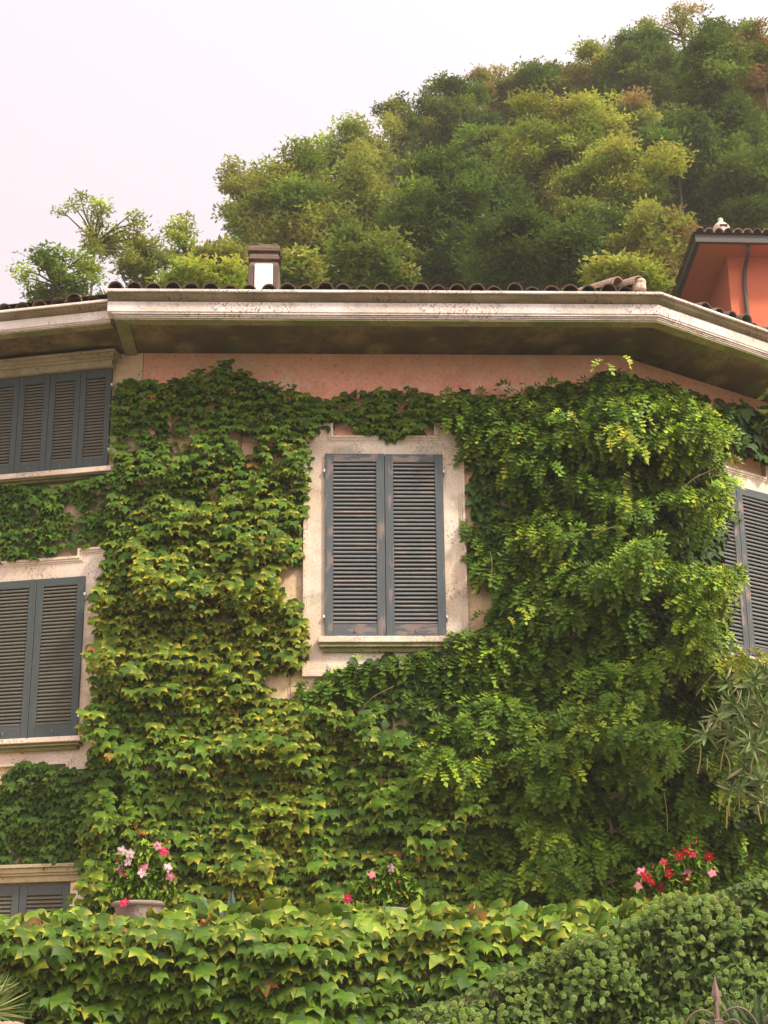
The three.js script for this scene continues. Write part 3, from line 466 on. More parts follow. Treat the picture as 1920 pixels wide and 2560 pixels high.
// outlines in the photograph's pixels
const ivyA = [[286, 985], [296, 960], [330, 940], [420, 952], [500, 930], [548, 915], [556, 882], [570, 882], [585, 920], [640, 950], [700, 955], [745, 972], [800, 990], [830, 985], [900, 975], [1010, 968], [1090, 985], [1100, 1050], [1060, 1068], [990, 1098], [920, 1085], [880, 1070], [850, 1050], [790, 1060], [772, 1120], [768, 1200], [766, 1280], [764, 1390], [705, 1410], [700, 1460], [735, 1500], [760, 1540], [762, 1600], [750, 1650], [700, 1680], [690, 1720], [640, 1740], [720, 1745], [800, 1765], [930, 1790], [945, 1840], [1000, 1830], [1080, 1850], [1085, 1890], [1000, 1930], [1100, 1990], [1230, 2020], [1300, 2100], [1280, 2200], [1270, 2330], [200, 2330], [225, 2200], [205, 2120], [205, 2060], [225, 1950], [222, 1850], [232, 1750], [238, 1650], [240, 1560], [248, 1480], [258, 1400], [270, 1300], [290, 1220], [285, 1100]];
const bare = [[445, 1110, 30, 45], [620, 1105, 28, 40], [690, 1140, 25, 30], [530, 1220, 30, 25], [730, 1450, 45, 60], [690, 1690, 45, 35], [660, 1420, 20, 25], [330, 1095, 18, 25], [560, 1545, 40, 22], [760, 1340, 8, 40]];
const bareAt = (x, y) => { let k = 1; for (const [cx, cy, rx, ry] of bare) k = Math.min(k, smooth(0.7, 1.4, Math.hypot((x - cx) / rx / 0.78, (y - cy) / ry / 0.78))); return k; };
{
  const R = rng(101), pos = FC.P(-1.6, 2.1, 0.05);
  const A = thing('virginia_creeper', 'yellow-edged lobed creeper covering the front wall left of and below the middle window', 'creeper', pos.toArray());
  const leaves = [], keep = (px, py, u, h) => inPoly(px, py, ivyA) ? 0.12 + 0.88 * bareAt(px, py) : 0;
  const make = (F) => (u, h, px, py) => {
    { const row = 0.105, wv = 0.26 * fbm(u * 1.5, h * 1.1, 47, 3); h = lerp(h, (Math.round((h + wv) / row) * row) - wv, 0.34 + 0.24 * smooth(1050, 1500, py)); }
    const b = fbm(u * 2.2 + 9, h * 3.4, 31, 3), b2 = fbm(u * 5 + 3, h * 7, 37, 2), edge = bareAt(px, py); const right = smooth(900, 1250, px);
    const hole = smooth(0.3, 0.42, b * 0.6 + b2 * 0.4 + (R() - 0.5) * 0.14); if (R() > 0.3 + 0.7 * hole) return null;
    const low = smooth(1050, 1500, py), w = 0.02 + (0.1 + 0.8 * Math.max(0, b - 0.36) * (0.5 + low)) * (0.1 + 0.9 * R()) * (0.4 + 0.6 * edge);
    const yel = (0.16 + 0.68 * low) * (1 - right * 0.8) * smooth(0.3, 0.62, fbm(u * 0.9 + 2, h * 0.9, 41, 3) + (R() - 0.5) * 0.3), r = R();
    const kind = r < yel ? 'yellow' : r < yel + 0.005 ? 'orange' : r < 0.75 ? 'green' : 'dark', s = (0.05 + 0.03 * R() + 0.07 * R() * R()) * (0.82 + 0.4 * low), v = 0.75 + 0.5 * R();
    return wallLeaf(R, F, u, h, w, s, pick(R, vineLeaf[kind]), [v * (0.95 + 0.2 * R()), v, v * 0.9]);
  };
  leaves.push(...scatter(R, FC, -2.52, 1.5, 2.2, 8.55, 760, keep, make(FC)), ...scatter(R, FL, -0.55, 0.0, 2.2, 8.4, 760, keep, make(FL)));
  for (const [F, u0, u1] of [[FC, -2.52, 1.4], [FL, -0.5, 0]]) leaves.push(...scatter(R, F, u0, u1, 2.2, 8.4, 190, (px, py) => (inPoly(px, py, ivyA) ? bareAt(px, py) ** 2 * 0.85 : 0), (u, h) => { const v = 0.65 + 0.4 * R(); return { ...wallLeaf(R, F, u, h, 0.012 + 0.02 * R(), 0.1 + 0.05 * R(), pick(R, vineLeaf.dark), [v, v, v]), front: -0.3 }; }));  // inner leaves in darker colours, painting the shade behind the outer ones
  plantLeaves(A, leaves, M.leaf);
  const S = rng(7), st = (pts, r) => stem(A, pts.map(([x, y, w]) => { const q = ray(x, y), t = (FC.o.clone().sub(EYE).dot(FC.n) + w) / q.dot(FC.n); return EYE.clone().addScaledVector(q, t); }), r);
  st([[470, 2300, 0.02], [450, 2000, 0.02], [480, 1700, 0.02], [440, 1400, 0.02], [455, 1150, 0.02], [430, 1080, 0.02], [445, 1000, 0.02]], 0.012); st([[455, 1150, 0.02], [475, 1110, 0.02], [500, 1050, 0.02]], 0.006); st([[455, 1150, 0.02], [425, 1120, 0.02], [400, 1060, 0.02]], 0.006); st([[450, 1140, 0.02], [490, 1130, 0.02], [520, 1125, 0.02]], 0.004); st([[600, 1140, 0.02], [605, 1090, 0.02], [600, 1060, 0.02]], 0.004); st([[575, 1112, 0.02], [610, 1105, 0.02], [660, 1110, 0.02]], 0.003); st([[690, 1800, 0.03], [655, 1735, 0.03], [640, 1690, 0.03], [660, 1640, 0.03]], 0.006); st([[730, 1780, 0.02], [725, 1690, 0.02], [735, 1640, 0.02]], 0.004);
  for (const [x, y] of [[487, 1098], [480, 1106], [493, 1104], [452, 1132], [462, 1136]]) { const l = mesh('leaf', vineLeaf.orange[0], tinted(M.leaf, [1.4, 0.5, 0.8]), A), q = ray(x, y), t = (FC.o.clone().sub(EYE).dot(FC.n) + 0.04) / q.dot(FC.n); l.position.copy(EYE.clone().addScaledVector(q, t).sub(A.position)); l.rotation.set(S() - 0.5, S(), S()); l.scale.setScalar(0.07); l.userData.label = 'dead red leaf'; }
}
// creeper on the side wing: between the windows, and below them
function sideCreeper(label, poly, seed, tintV, seedsBare) {
  const R = rng(seed), c = poly.reduce((a, p) => [a[0] + p[0] / poly.length, a[1] + p[1] / poly.length], [0, 0]);
  const A = thing('side_creeper', label, 'creeper', FL.P(-0.9, 2.1, 0.02).toArray());
  const keep = (px, py) => inPoly(px, py, poly) ? 0.1 + 0.9 * seedsBare(px, py) : 0;
  plantLeaves(A, scatter(R, FL, -2.1, -0.02, 2.3, 7.4, 900, keep, (u, h, px, py) => { const b = fbm(u * 3 + 5, h * 4, seed, 3); if (R() > 0.3 + 0.7 * smooth(0.3, 0.42, b + (R() - 0.5) * 0.15)) return null; const v = tintV * (0.7 + 0.6 * R()), w = 0.03 + 0.3 * Math.max(0.1, b - 0.25) * (0.3 + 0.7 * R()); return wallLeaf(R, FL, u, h, w, 0.06 + 0.045 * R(), pick(R, R() < 0.3 ? vineLeaf.green : vineLeaf.dark), [v, v, v * 0.9]); }), M.leaf, 280);
}
const noBare = () => 1, bareL = (x, y) => { let k = 1; for (const [cx, cy, rx, ry] of [[65, 1335, 14, 8], [130, 1328, 24, 7], [222, 1362, 30, 8], [8, 1390, 14, 14], [160, 1222, 8, 6]]) k = Math.min(k, smooth(0.7, 1.3, Math.hypot((x - cx) / rx, (y - cy) / ry))); return k; };
sideCreeper('dark green creeper band on the side wall between its upper and lower shuttered windows', [[-80, 1212], [60, 1212], [160, 1212], [270, 1195], [300, 1160], [330, 1180], [300, 1300], [270, 1360], [215, 1362], [150, 1370], [90, 1390], [10, 1398], [-80, 1410]], 111, 0.85, bareL);
sideCreeper('dark green creeper on the side wall under the lower shuttered window at left', [[-80, 2000], [10, 1960], [28, 1915], [90, 1900], [130, 1915], [210, 1925], [240, 1930], [250, 2100], [235, 2160], [150, 2150], [60, 2165], [-80, 2160]], 121, 0.7, noBare);
// feathery climber on the right
const vineB = [[1082, 1000], [1090, 985], [1130, 962], [1185, 968], [1215, 985], [1265, 985], [1300, 955], [1345, 960], [1400, 950], [1450, 965], [1490, 900], [1520, 900], [1560, 920], [1600, 905], [1620, 940], [1700, 958], [1760, 975], [1800, 968], [1812, 1010], [1805, 1080], [1820, 1130], [1815, 1200], [1830, 1240], [1850, 1300], [1820, 1345], [1790, 1380], [1850, 1400], [1860, 1420], [1810, 1470], [1800, 1520], [1815, 1570], [1840, 1600], [1900, 1640], [1960, 1660], [1960, 2330], [1150, 2330], [1180, 2150], [1090, 2000], [1000, 1900], [960, 1830], [900, 1770], [760, 1740], [735, 1705], [800, 1668], [860, 1640], [960, 1618], [1060, 1612], [1130, 1590], [1160, 1560], [1200, 1540], [1165, 1500], [1190, 1460], [1155, 1400], [1140, 1330], [1160, 1260], [1150, 1200], [1140, 1120], [1100, 1060]];
{
  const R = rng(202), B = thing('feathery_climber', 'bright green feather-leaved climber bulging from the wall right of the middle window', 'climber', FC.P(2.2, 2.1, 0.1).toArray());
  const leaves = [], bareB = (x, y) => smooth(0.7, 1.4, Math.hypot((x - 1200) / 30, (y - 1480) / 50));
  const bulge = (px, py) => 0.1 + 0.42 * smooth(1150, 1650, px) * smooth(960, 1200, py) + 0.2 * smooth(1650, 1850, py) * smooth(800, 1100, px);
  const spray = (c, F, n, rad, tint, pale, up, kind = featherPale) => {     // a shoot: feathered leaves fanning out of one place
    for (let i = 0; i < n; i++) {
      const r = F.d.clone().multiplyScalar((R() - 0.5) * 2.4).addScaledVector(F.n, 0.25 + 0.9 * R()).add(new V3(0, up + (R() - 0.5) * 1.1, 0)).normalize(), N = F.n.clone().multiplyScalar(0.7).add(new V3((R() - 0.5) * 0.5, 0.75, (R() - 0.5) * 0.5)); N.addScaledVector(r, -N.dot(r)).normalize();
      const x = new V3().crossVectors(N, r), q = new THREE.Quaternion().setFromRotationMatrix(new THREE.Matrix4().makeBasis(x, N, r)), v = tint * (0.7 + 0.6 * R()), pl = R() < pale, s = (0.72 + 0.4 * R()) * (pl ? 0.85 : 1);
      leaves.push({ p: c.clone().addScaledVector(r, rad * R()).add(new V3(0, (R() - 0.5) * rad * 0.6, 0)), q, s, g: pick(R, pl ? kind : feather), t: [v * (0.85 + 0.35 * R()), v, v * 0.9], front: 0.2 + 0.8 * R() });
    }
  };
  const add = (F, u0, u1, h0, h1, den) => {
    const n = Math.round((u1 - u0) * (h1 - h0) * den);
    for (let i = 0; i < n; i++) {
      const u = lerp(u0, u1, R()), h = lerp(h0, h1, R()), b = fbm(u * 2 + 20, h * 2.6, 51, 3), q = project(F.P(u, h, 0.1)), bl = bulge(q[0], q[1]);
      const w = 0.02 + bl * (0.1 + 2.4 * clamp((b - 0.38) * 2.4)) * (0.35 + 0.65 * R()), p = F.P(u, h, w), [px, py] = project(p);
      if (!inPoly(px, py, vineB) || !inPoly(px - 34, py, vineB) || !inPoly(px, py - 30, vineB) || R() > bareB(px, py)) continue;
      if (R() > 0.12 + 0.88 * smooth(0.38, 0.48, b + (R() - 0.5) * 0.12)) continue;
      const lit = smooth(1480, 1760, px) * smooth(1800, 1600, py) * 0.6 + smooth(0.45, 0.65, b) * 0.25;  // right edge and bulges: sunlight painted in as lighter leaf colour
      spray(p, F, 12, 0.12, 0.85 + 0.25 * R() + lit * 0.2, R() < 0.05 + 1.3 * lit ? 0.7 : 0.03, -0.1, featherLit);
    }
  };
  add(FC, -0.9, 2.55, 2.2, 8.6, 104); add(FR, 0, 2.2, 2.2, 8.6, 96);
  const under = [];
  for (const [F, u0, u1] of [[FC, -0.9, 2.52], [FR, 0, 2.2]]) under.push(...scatter(R, F, u0, u1, 2.2, 8.5, 200, (px, py) => (inPoly(px, py, vineB) && inPoly(px - 30, py, vineB) ? bareB(px, py) : 0), (u, h) => { const v = 0.6 + 0.4 * R(); return { ...wallLeaf(R, F, u, h, 0.015 + 0.04 * R(), 0.12 + 0.05 * R(), pick(R, vineLeaf.dark), [v, v, v]), front: -0.3 }; }));  // dark leaf layer against the wall: shade painted as leaf colour
  // pale young sprays where the photograph shows them
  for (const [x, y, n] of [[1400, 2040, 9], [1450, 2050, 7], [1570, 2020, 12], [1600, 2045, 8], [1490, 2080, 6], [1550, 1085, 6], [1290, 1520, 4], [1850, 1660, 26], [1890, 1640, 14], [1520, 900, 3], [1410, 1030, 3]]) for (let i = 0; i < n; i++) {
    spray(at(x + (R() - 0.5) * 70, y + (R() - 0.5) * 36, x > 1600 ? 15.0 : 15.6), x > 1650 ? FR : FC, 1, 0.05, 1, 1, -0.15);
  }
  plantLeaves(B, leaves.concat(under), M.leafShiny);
  for (const pts of [[[1480, 1345], [1500, 1330], [1530, 1318]], [[1400, 1930], [1440, 1860], [1480, 1800], [1530, 1790]], [[1260, 1940], [1275, 1920], [1300, 1890]], [[900, 1780], [930, 1745], [985, 1715]], [[1740, 1740], [1770, 1700], [1810, 1660], [1850, 1630]], [[1330, 1960], [1335, 2030], [1328, 2090]], [[1570, 1960], [1568, 1990], [1562, 2020]], [[1660, 1980], [1668, 2040], [1668, 2080]], [[1700, 1230], [1730, 1200], [1790, 1170]], [[1225, 1380], [1230, 1410], [1222, 1470]]]) stem(B, pts.map(([x, y]) => at(x, y, x > 1650 ? 14.9 : 15.55)), 0.0036, stemPale, 'twig');
}
// round-leaved climber under the right eave
{
  const R = rng(303), C = thing('broad_leaved_climber', 'dark broad-leaved climber hanging under the eave at the far right', 'climber', FR.P(1.6, 8, 0.05).toArray()), poly = [[1770, 1030], [1830, 1000], [1870, 1010], [1930, 1030], [1990, 1040], [1990, 1190], [1910, 1160], [1870, 1140], [1810, 1110], [1780, 1080]];
  plantLeaves(C, scatter(R, FR, 0.9, 2.8, 7.4, 8.6, 330, (px, py) => inPoly(px, py, poly) ? 1 : 0, (u, h) => { const v = 0.7 + 0.7 * R(); return wallLeaf(R, FR, u, h, 0.04 + 0.2 * R(), 0.1 + 0.08 * R(), pick(R, roundLeaf), [v, v, v]); }), M.leaf, 250);
}

// ---------------------------------------------------------------- garden wall with its creeper
{
  const W = thing('garden_wall', 'low stone garden wall under the leafy creeper at the bottom of the picture', 'wall', [0, 0, -12.3]);
  mesh('masonry', uvShift(new THREE.BoxGeometry(14, 2.36, 0.55), 0, 0, false).translate(0, 1.18, 0), M.mossStone, W);
  mesh('coping', new RoundedBoxGeometry(14, 0.06, 0.62, 2, 0.01).translate(0, 2.39, 0), M.stone, W);
  const R = rng(404), A = thing('wall_creeper', 'large-leaved yellow-tipped creeper smothering the low garden wall in front', 'creeper', [0, 1.2, -12]), leaves = [];
  const F = new Facade([0, -12.03], 0);
  const den = (x, h) => fbm(x * 1.7, h * 3, 61, 3);
  for (let i = 0; i < 3900; i++) {
    const x = lerp(-3.6, 2.6, R()), h0 = lerp(1.5, 2.52, R()), wv = 0.34 * fbm(x * 1.9, h0 * 1.6, 48, 3), h = lerp(h0, Math.round((h0 + wv) / 0.13) * 0.13 - wv, 0.55), b = den(x, h), px = project(F.P(x, h, 0.1))[0]; if (R() > 0.35 + 0.65 * smooth(0.32, 0.45, b + (R() - 0.5) * 0.15)) continue;
    const up = smooth(2.1, 2.5, h), v = (0.7 + 0.5 * R()), r = R(), kind = r < 0.14 + 0.4 * up ? 'yellow' : r < 0.143 + 0.42 * up ? 'orange' : r < 0.85 ? 'green' : 'dark', w = 0.04 + 0.75 * Math.max(0.06, b - 0.3) * (0.15 + 0.85 * R());  // more yellow leaves higher up, painting in light from the sky
    leaves.push(wallLeaf(R, F, x, h, w, 0.085 + 0.05 * R() + 0.05 * R() * R(), pick(R, vineLeaf[kind]), [v, v, v * 0.9], 0.1, 0.8));
  }
  for (let i = 0; i < 1900; i++) {  // on top: blades lying every way, stalks standing, leaf colours paler to paint in skylight
    const x = lerp(-3.6, 2.6, R()), z = lerp(-12.62, -11.9, R()), hump = 0.07 * fbm(x * 2.2, z * 2, 63, 3) - 0.2 * smooth(-12.1, -11.85, z) - 0.05 * smooth(-1.9, -3.2, x) - 0.06 * Math.exp(-(((x + 1.97) / 0.24) ** 2)) - 0.0 * Math.exp(-((x / 0.24) ** 2)), h = 2.46 + hump + 0.22 * R() * R(), v = 0.85 + 0.5 * R(), r = R();
    E3.set(0.15 + (R() - 0.5) * 0.9, (R() - 0.5) * 2.4, R() < 0.07 ? Math.PI + (R() - 0.5) * 1.6 : (R() - 0.5) * 1.3, 'YXZ');
    leaves.push({ p: new V3(x, h, z), q: new THREE.Quaternion().setFromEuler(E3), s: 0.1 + 0.075 * R(), g: pick(R, r < 0.55 ? vineLeaf.flat : r < 0.85 ? vineLeaf.yellow : r < 0.865 ? vineLeaf.orange : vineLeaf.green), t: [v, v, v], front: 0.25 });
  }
  plantLeaves(A, leaves, M.leafShiny);
  for (let i = 0; i < 24; i++) { const x = lerp(-2.6, 1.8, R()), z = -12.1 - 0.3 * R(); stem(A, [new V3(x, 2.42, z), new V3(x + 0.02, 2.5, z + 0.04), new V3(x + (R() - 0.5) * 0.1, 2.6, z + 0.06)], 0.003, stemPale, 'stalk'); }
}

// ---------------------------------------------------------------- ivy bank at the lower right
{
  const ridgePx = [[820, 2640], [940, 2556], [1000, 2500], [1120, 2450], [1250, 2405], [1400, 2350], [1540, 2310], [1600, 2262], [1700, 2212], [1780, 2180], [1860, 2165], [1990, 2140]].map(([x, y]) => at(x, y, 11.2));
  const ridge = (x) => { let k = 0; while (k < ridgePx.length - 2 && ridgePx[k + 1].x < x) k++; const a = ridgePx[k], b = ridgePx[k + 1]; return lerp(a.y, b.y, clamp((x - a.x) / (b.x - a.x))); };
  const z0 = ridgePx[5].z, P = thing('sloping_parapet', 'sloping stone parapet buried under the flowering ivy at lower right', 'wall', [1.4, 0, z0 - 0.25]);
  { const s = new THREE.Shape(); s.moveTo(ridgePx[0].x - 1.4, 0); for (const p of ridgePx) s.lineTo(p.x - 1.4, Math.max(0.1, p.y - 0.16)); s.lineTo(ridgePx[11].x - 1.4, 0); s.closePath(); mesh('masonry', new THREE.ExtrudeGeometry(s, { depth: 0.3, bevelEnabled: false }), M.mossStone, P); }
  const R = rng(505), I = thing('flowering_ivy', 'flowering ivy mass with round green flower heads sloping down at lower right', 'ivy', [1.4, 1, z0]);
  const ivyLeaf = [0, 1].map((k) => lobedLeaf(0.7, 0.2, 0.2, [0.095, 0.15, 0.025], [0.12, 0.17, 0.03], 0.7, 80 + k)), paleLeaf = [blade(1, 0.6, 0.5, 0.2, [0.15, 0.22, 0.04], [0.2, 0.27, 0.045], 4), blade(1, 0.7, 0.8, 0.2, [0.12, 0.19, 0.035], [0.17, 0.24, 0.04], 4)];
  const umbel = (() => { const gs = [], S = rng(9); for (let i = 0; i < 26; i++) { const y = 1 - 2 * (i + 0.5) / 26, r = Math.sqrt(1 - y * y), a = i * 2.39996, g = new THREE.OctahedronGeometry(0.24 + 0.05 * S(), 0); g.translate(Math.cos(a) * r * 0.82, y * 0.82, Math.sin(a) * r * 0.82); gs.push(g); } const g = mergeVertices(mergeGeometries(gs).deleteAttribute('uv').deleteAttribute('normal')); g.computeVertexNormals(); const n = g.attributes.position.count, cc = []; for (let i = 0; i < n; i++) cc.push(0.33, 0.43, 0.09); g.setAttribute('color', new THREE.Float32BufferAttribute(cc, 3)); return g; })();
  const leaves = [], heads = [];
  for (let i = 0; i < 13000; i++) {
    const x = lerp(ridgePx[0].x, ridgePx[11].x, R()), top = ridge(x), dn = Math.pow(R(), 1.3) * 1.2, b = fbm(x * 2.2 + 4, dn * 3, 71, 3), bul = 0.12 + 0.35 * dn + 0.35 * (b - 0.4);
    const h = top - 0.09 - dn + 0.1 * (b - 0.5), z = z0 + bul - 0.25 * R() - (R() < 0.2 ? 0.25 * R() : 0); if (h < 1.2) continue;
    const shade = smooth(0.25, 0.5, dn) * 0.5, v = 0.6 + 0.6 * R(), p = new V3(x, h, z);
    const umb = R() < (0.2 - 0.12 * smooth(0.25, 0.6, dn)) * smooth(0.4, 0.52, b + (R() - 0.5) * 0.2);
    if (umb) heads.push({ p: p.clone().add(new V3(0, 0.05, 0.13)), q: new THREE.Quaternion().setFromEuler(E3.set(R() * 6, R() * 6, 0)), s: 0.017 + 0.008 * R(), g: umbel, t: [0.8 + 0.3 * R(), 0.9 + 0.2 * R(), 0.9], front: bul });
    E3.set((R() - 0.6) * 1.3, (R() - 0.5) * 2.4, (R() - 0.5) * 1.2, 'YXZ');
    const r = R(); leaves.push({ p, q: new THREE.Quaternion().setFromEuler(E3), s: 0.035 + 0.045 * R(), g: r < 0.4 ? pick(R, ivyLeaf) : pick(R, paleLeaf), t: [v, v, v], front: bul - dn * 0.3 });
  }
  plantLeaves(I, leaves, M.leafShiny); plantLeaves(I, heads, M.leaf, 300, 'flower_head');
}

// ---------------------------------------------------------------- pots with trumpet flowers on the garden wall
M.pot = new THREE.MeshStandardMaterial({ map: stoneMap([0.25, 0.19, 0.145], [0.37, 0.3, 0.25], [0.1, 0.08, 0.06], [0.2, 0.17, 0.1], 0.4, 501), bumpMap: grain, bumpScale: 0.003, roughness: 0.95 });
function flowerGeo(rim, heart, seed) {
  const gs = []; for (let i = 0; i < 5; i++) { const g = blade(1, 0.66, 0.6, 0.2, heart, rim, 4, 1.35); g.rotateX(-Math.PI / 2 + 0.35); g.translate(0, 0, 0); g.rotateX(Math.PI / 2); g.rotateZ(i * Math.PI * 0.4); gs.push(g); }
  const t = new THREE.CylinderGeometry(0.2, 0.09, 0.9, 7, 1, true).rotateX(Math.PI / 2).translate(0, 0, -0.45); t.deleteAttribute('uv'); const n = t.attributes.position.count, cc = []; for (let i = 0; i < n; i++) cc.push(...rim); t.setAttribute('color', new THREE.Float32BufferAttribute(cc, 3)); gs.push(t);
  const y = new THREE.IcosahedronGeometry(0.11, 1).translate(0, 0, 0.02); y.deleteAttribute('uv'); const yy = mergeVertices(y), c2 = []; for (let i = 0; i < yy.attributes.position.count; i++) c2.push(0.7, 0.45, 0.08); yy.setAttribute('color', new THREE.Float32BufferAttribute(c2, 3)); gs.push(yy);
  return mergeGeometries(gs);
}
const flowers = { w: flowerGeo([0.85, 0.38, 0.45], [0.9, 0.82, 0.83], 1), p: flowerGeo([0.7, 0.07, 0.17], [0.8, 0.45, 0.5], 2), m: flowerGeo([0.62, 0.015, 0.1], [0.66, 0.05, 0.12], 3), r: flowerGeo([0.34, 0.004, 0.008], [0.42, 0.008, 0.014], 4) };
const budGeo = (() => { const g = new THREE.LatheGeometry([[0, 0], [0.08, 0.1], [0.16, 0.5], [0.13, 0.8], [0, 1.1]].map((q) => new THREE.Vector2(...q)), 7); g.deleteAttribute('uv'); const cc = []; for (let i = 0; i < g.attributes.position.count; i++) cc.push(0.6, 0.03, 0.04); g.setAttribute('color', new THREE.Float32BufferAttribute(cc, 3)); return g; })();
const petalMat = leafMat(0.5, 0.3);
const lance = [0, 1, 2].map((k) => blade(1, 0.36 + 0.05 * k, 0.5 + 0.2 * k, 0.35, [0.085, 0.18, 0.012], [0.14, 0.24, 0.016], 4));
const lancePale = [0, 1].map((k) => blade(1, 0.4, 0.4 + 0.3 * k, 0.35, [0.2, 0.33, 0.02], [0.3, 0.4, 0.03], 4));
function trumpetPlant(label, seed, base, top, spread, stems, fl, buds, leavesN) {
  const R = rng(seed), P = thing('trumpet_flower_plant', label, 'flowering plant', base.toArray()), leaves = [];
  for (const t of stems) {
    const mid = base.clone().lerp(t, 0.5).add(new V3((R() - 0.5) * 0.08, 0.03, (R() - 0.5) * 0.06)), c = new THREE.CatmullRomCurve3([base.clone().add(new V3((R() - 0.5) * spread * 0.5, 0, (R() - 0.5) * 0.1)), mid, t]);
    mesh('stem', new THREE.TubeGeometry(c, 12, 0.004, 5), stemPale, P).geometry.translate(-base.x, -base.y, -base.z);
    const n = Math.round(3.8 * leavesN / stems.length); for (let i = 0; i < n; i++) { const k = 0.08 + 0.92 * Math.sqrt(R()), p = c.getPoint(k).add(new V3((R() - 0.5) * 0.14 * (1.25 - k), (R() - 0.5) * 0.06, (R() - 0.5) * 0.16 * (1.25 - k))); E3.set(R() * 2.6 - 0.6 - k * 0.9, R() * 6.28, (R() - 0.5) * 1.2, 'YXZ'); const v = 0.7 + 0.6 * R(); leaves.push({ p, q: new THREE.Quaternion().setFromEuler(E3), s: 0.06 + 0.04 * R(), g: pick(R, R() < 0.22 + 0.35 * k * k ? lancePale : lance), t: [v, v, v], front: k }); }
  }
  plantLeaves(P, leaves, M.leafShiny, 260);
  for (const [x, y, kind, d] of fl) { const p = at(x, y, d), m = mesh('flower', flowers[kind], petalMat, P); m.position.copy(p).sub(base); m.rotation.set((R() - 0.5) * 0.7 - 0.1, (R() - 0.5) * 1.0, R() * 6.28, 'YXZ'); m.scale.setScalar((0.039 + 0.009 * R())); }
  for (const [x, y, d] of buds) { const m = mesh('bud', budGeo, petalMat, P); m.position.copy(at(x, y, d)).sub(base); m.rotation.set((R() - 0.5) * 0.6, 0, (R() - 0.5) * 0.7); m.scale.setScalar(0.035); }
}
function pot(label, x, z, rimY, r, h) {
  const P = thing('stone_pot', label, 'flower pot', [x, rimY - h, z], null);
  mesh('bowl', new THREE.LatheGeometry([[0, 0.0], [r * 0.6, 0.0], [r * 0.64, 0.02], [r * 0.8, h * 0.5], [r * 0.93, h * 0.86], [r * 0.95, h * 0.87], [r * 0.86, h * 0.84], [0, h * 0.82]].map((q) => new THREE.Vector2(...q)), 40), M.pot, P);
  mesh('rim', new THREE.TorusGeometry(r * 0.95, 0.022, 10, 48).rotateX(Math.PI / 2).scale(1, 0.9, 1).translate(0, h * 0.93, 0), M.pot, P);
  mesh('soil', new THREE.CylinderGeometry(r * 0.86, r * 0.86, 0.02, 24).translate(0, h * 0.88, 0), new THREE.MeshStandardMaterial({ color: col(0.05, 0.035, 0.02), roughness: 1 }), P);
}
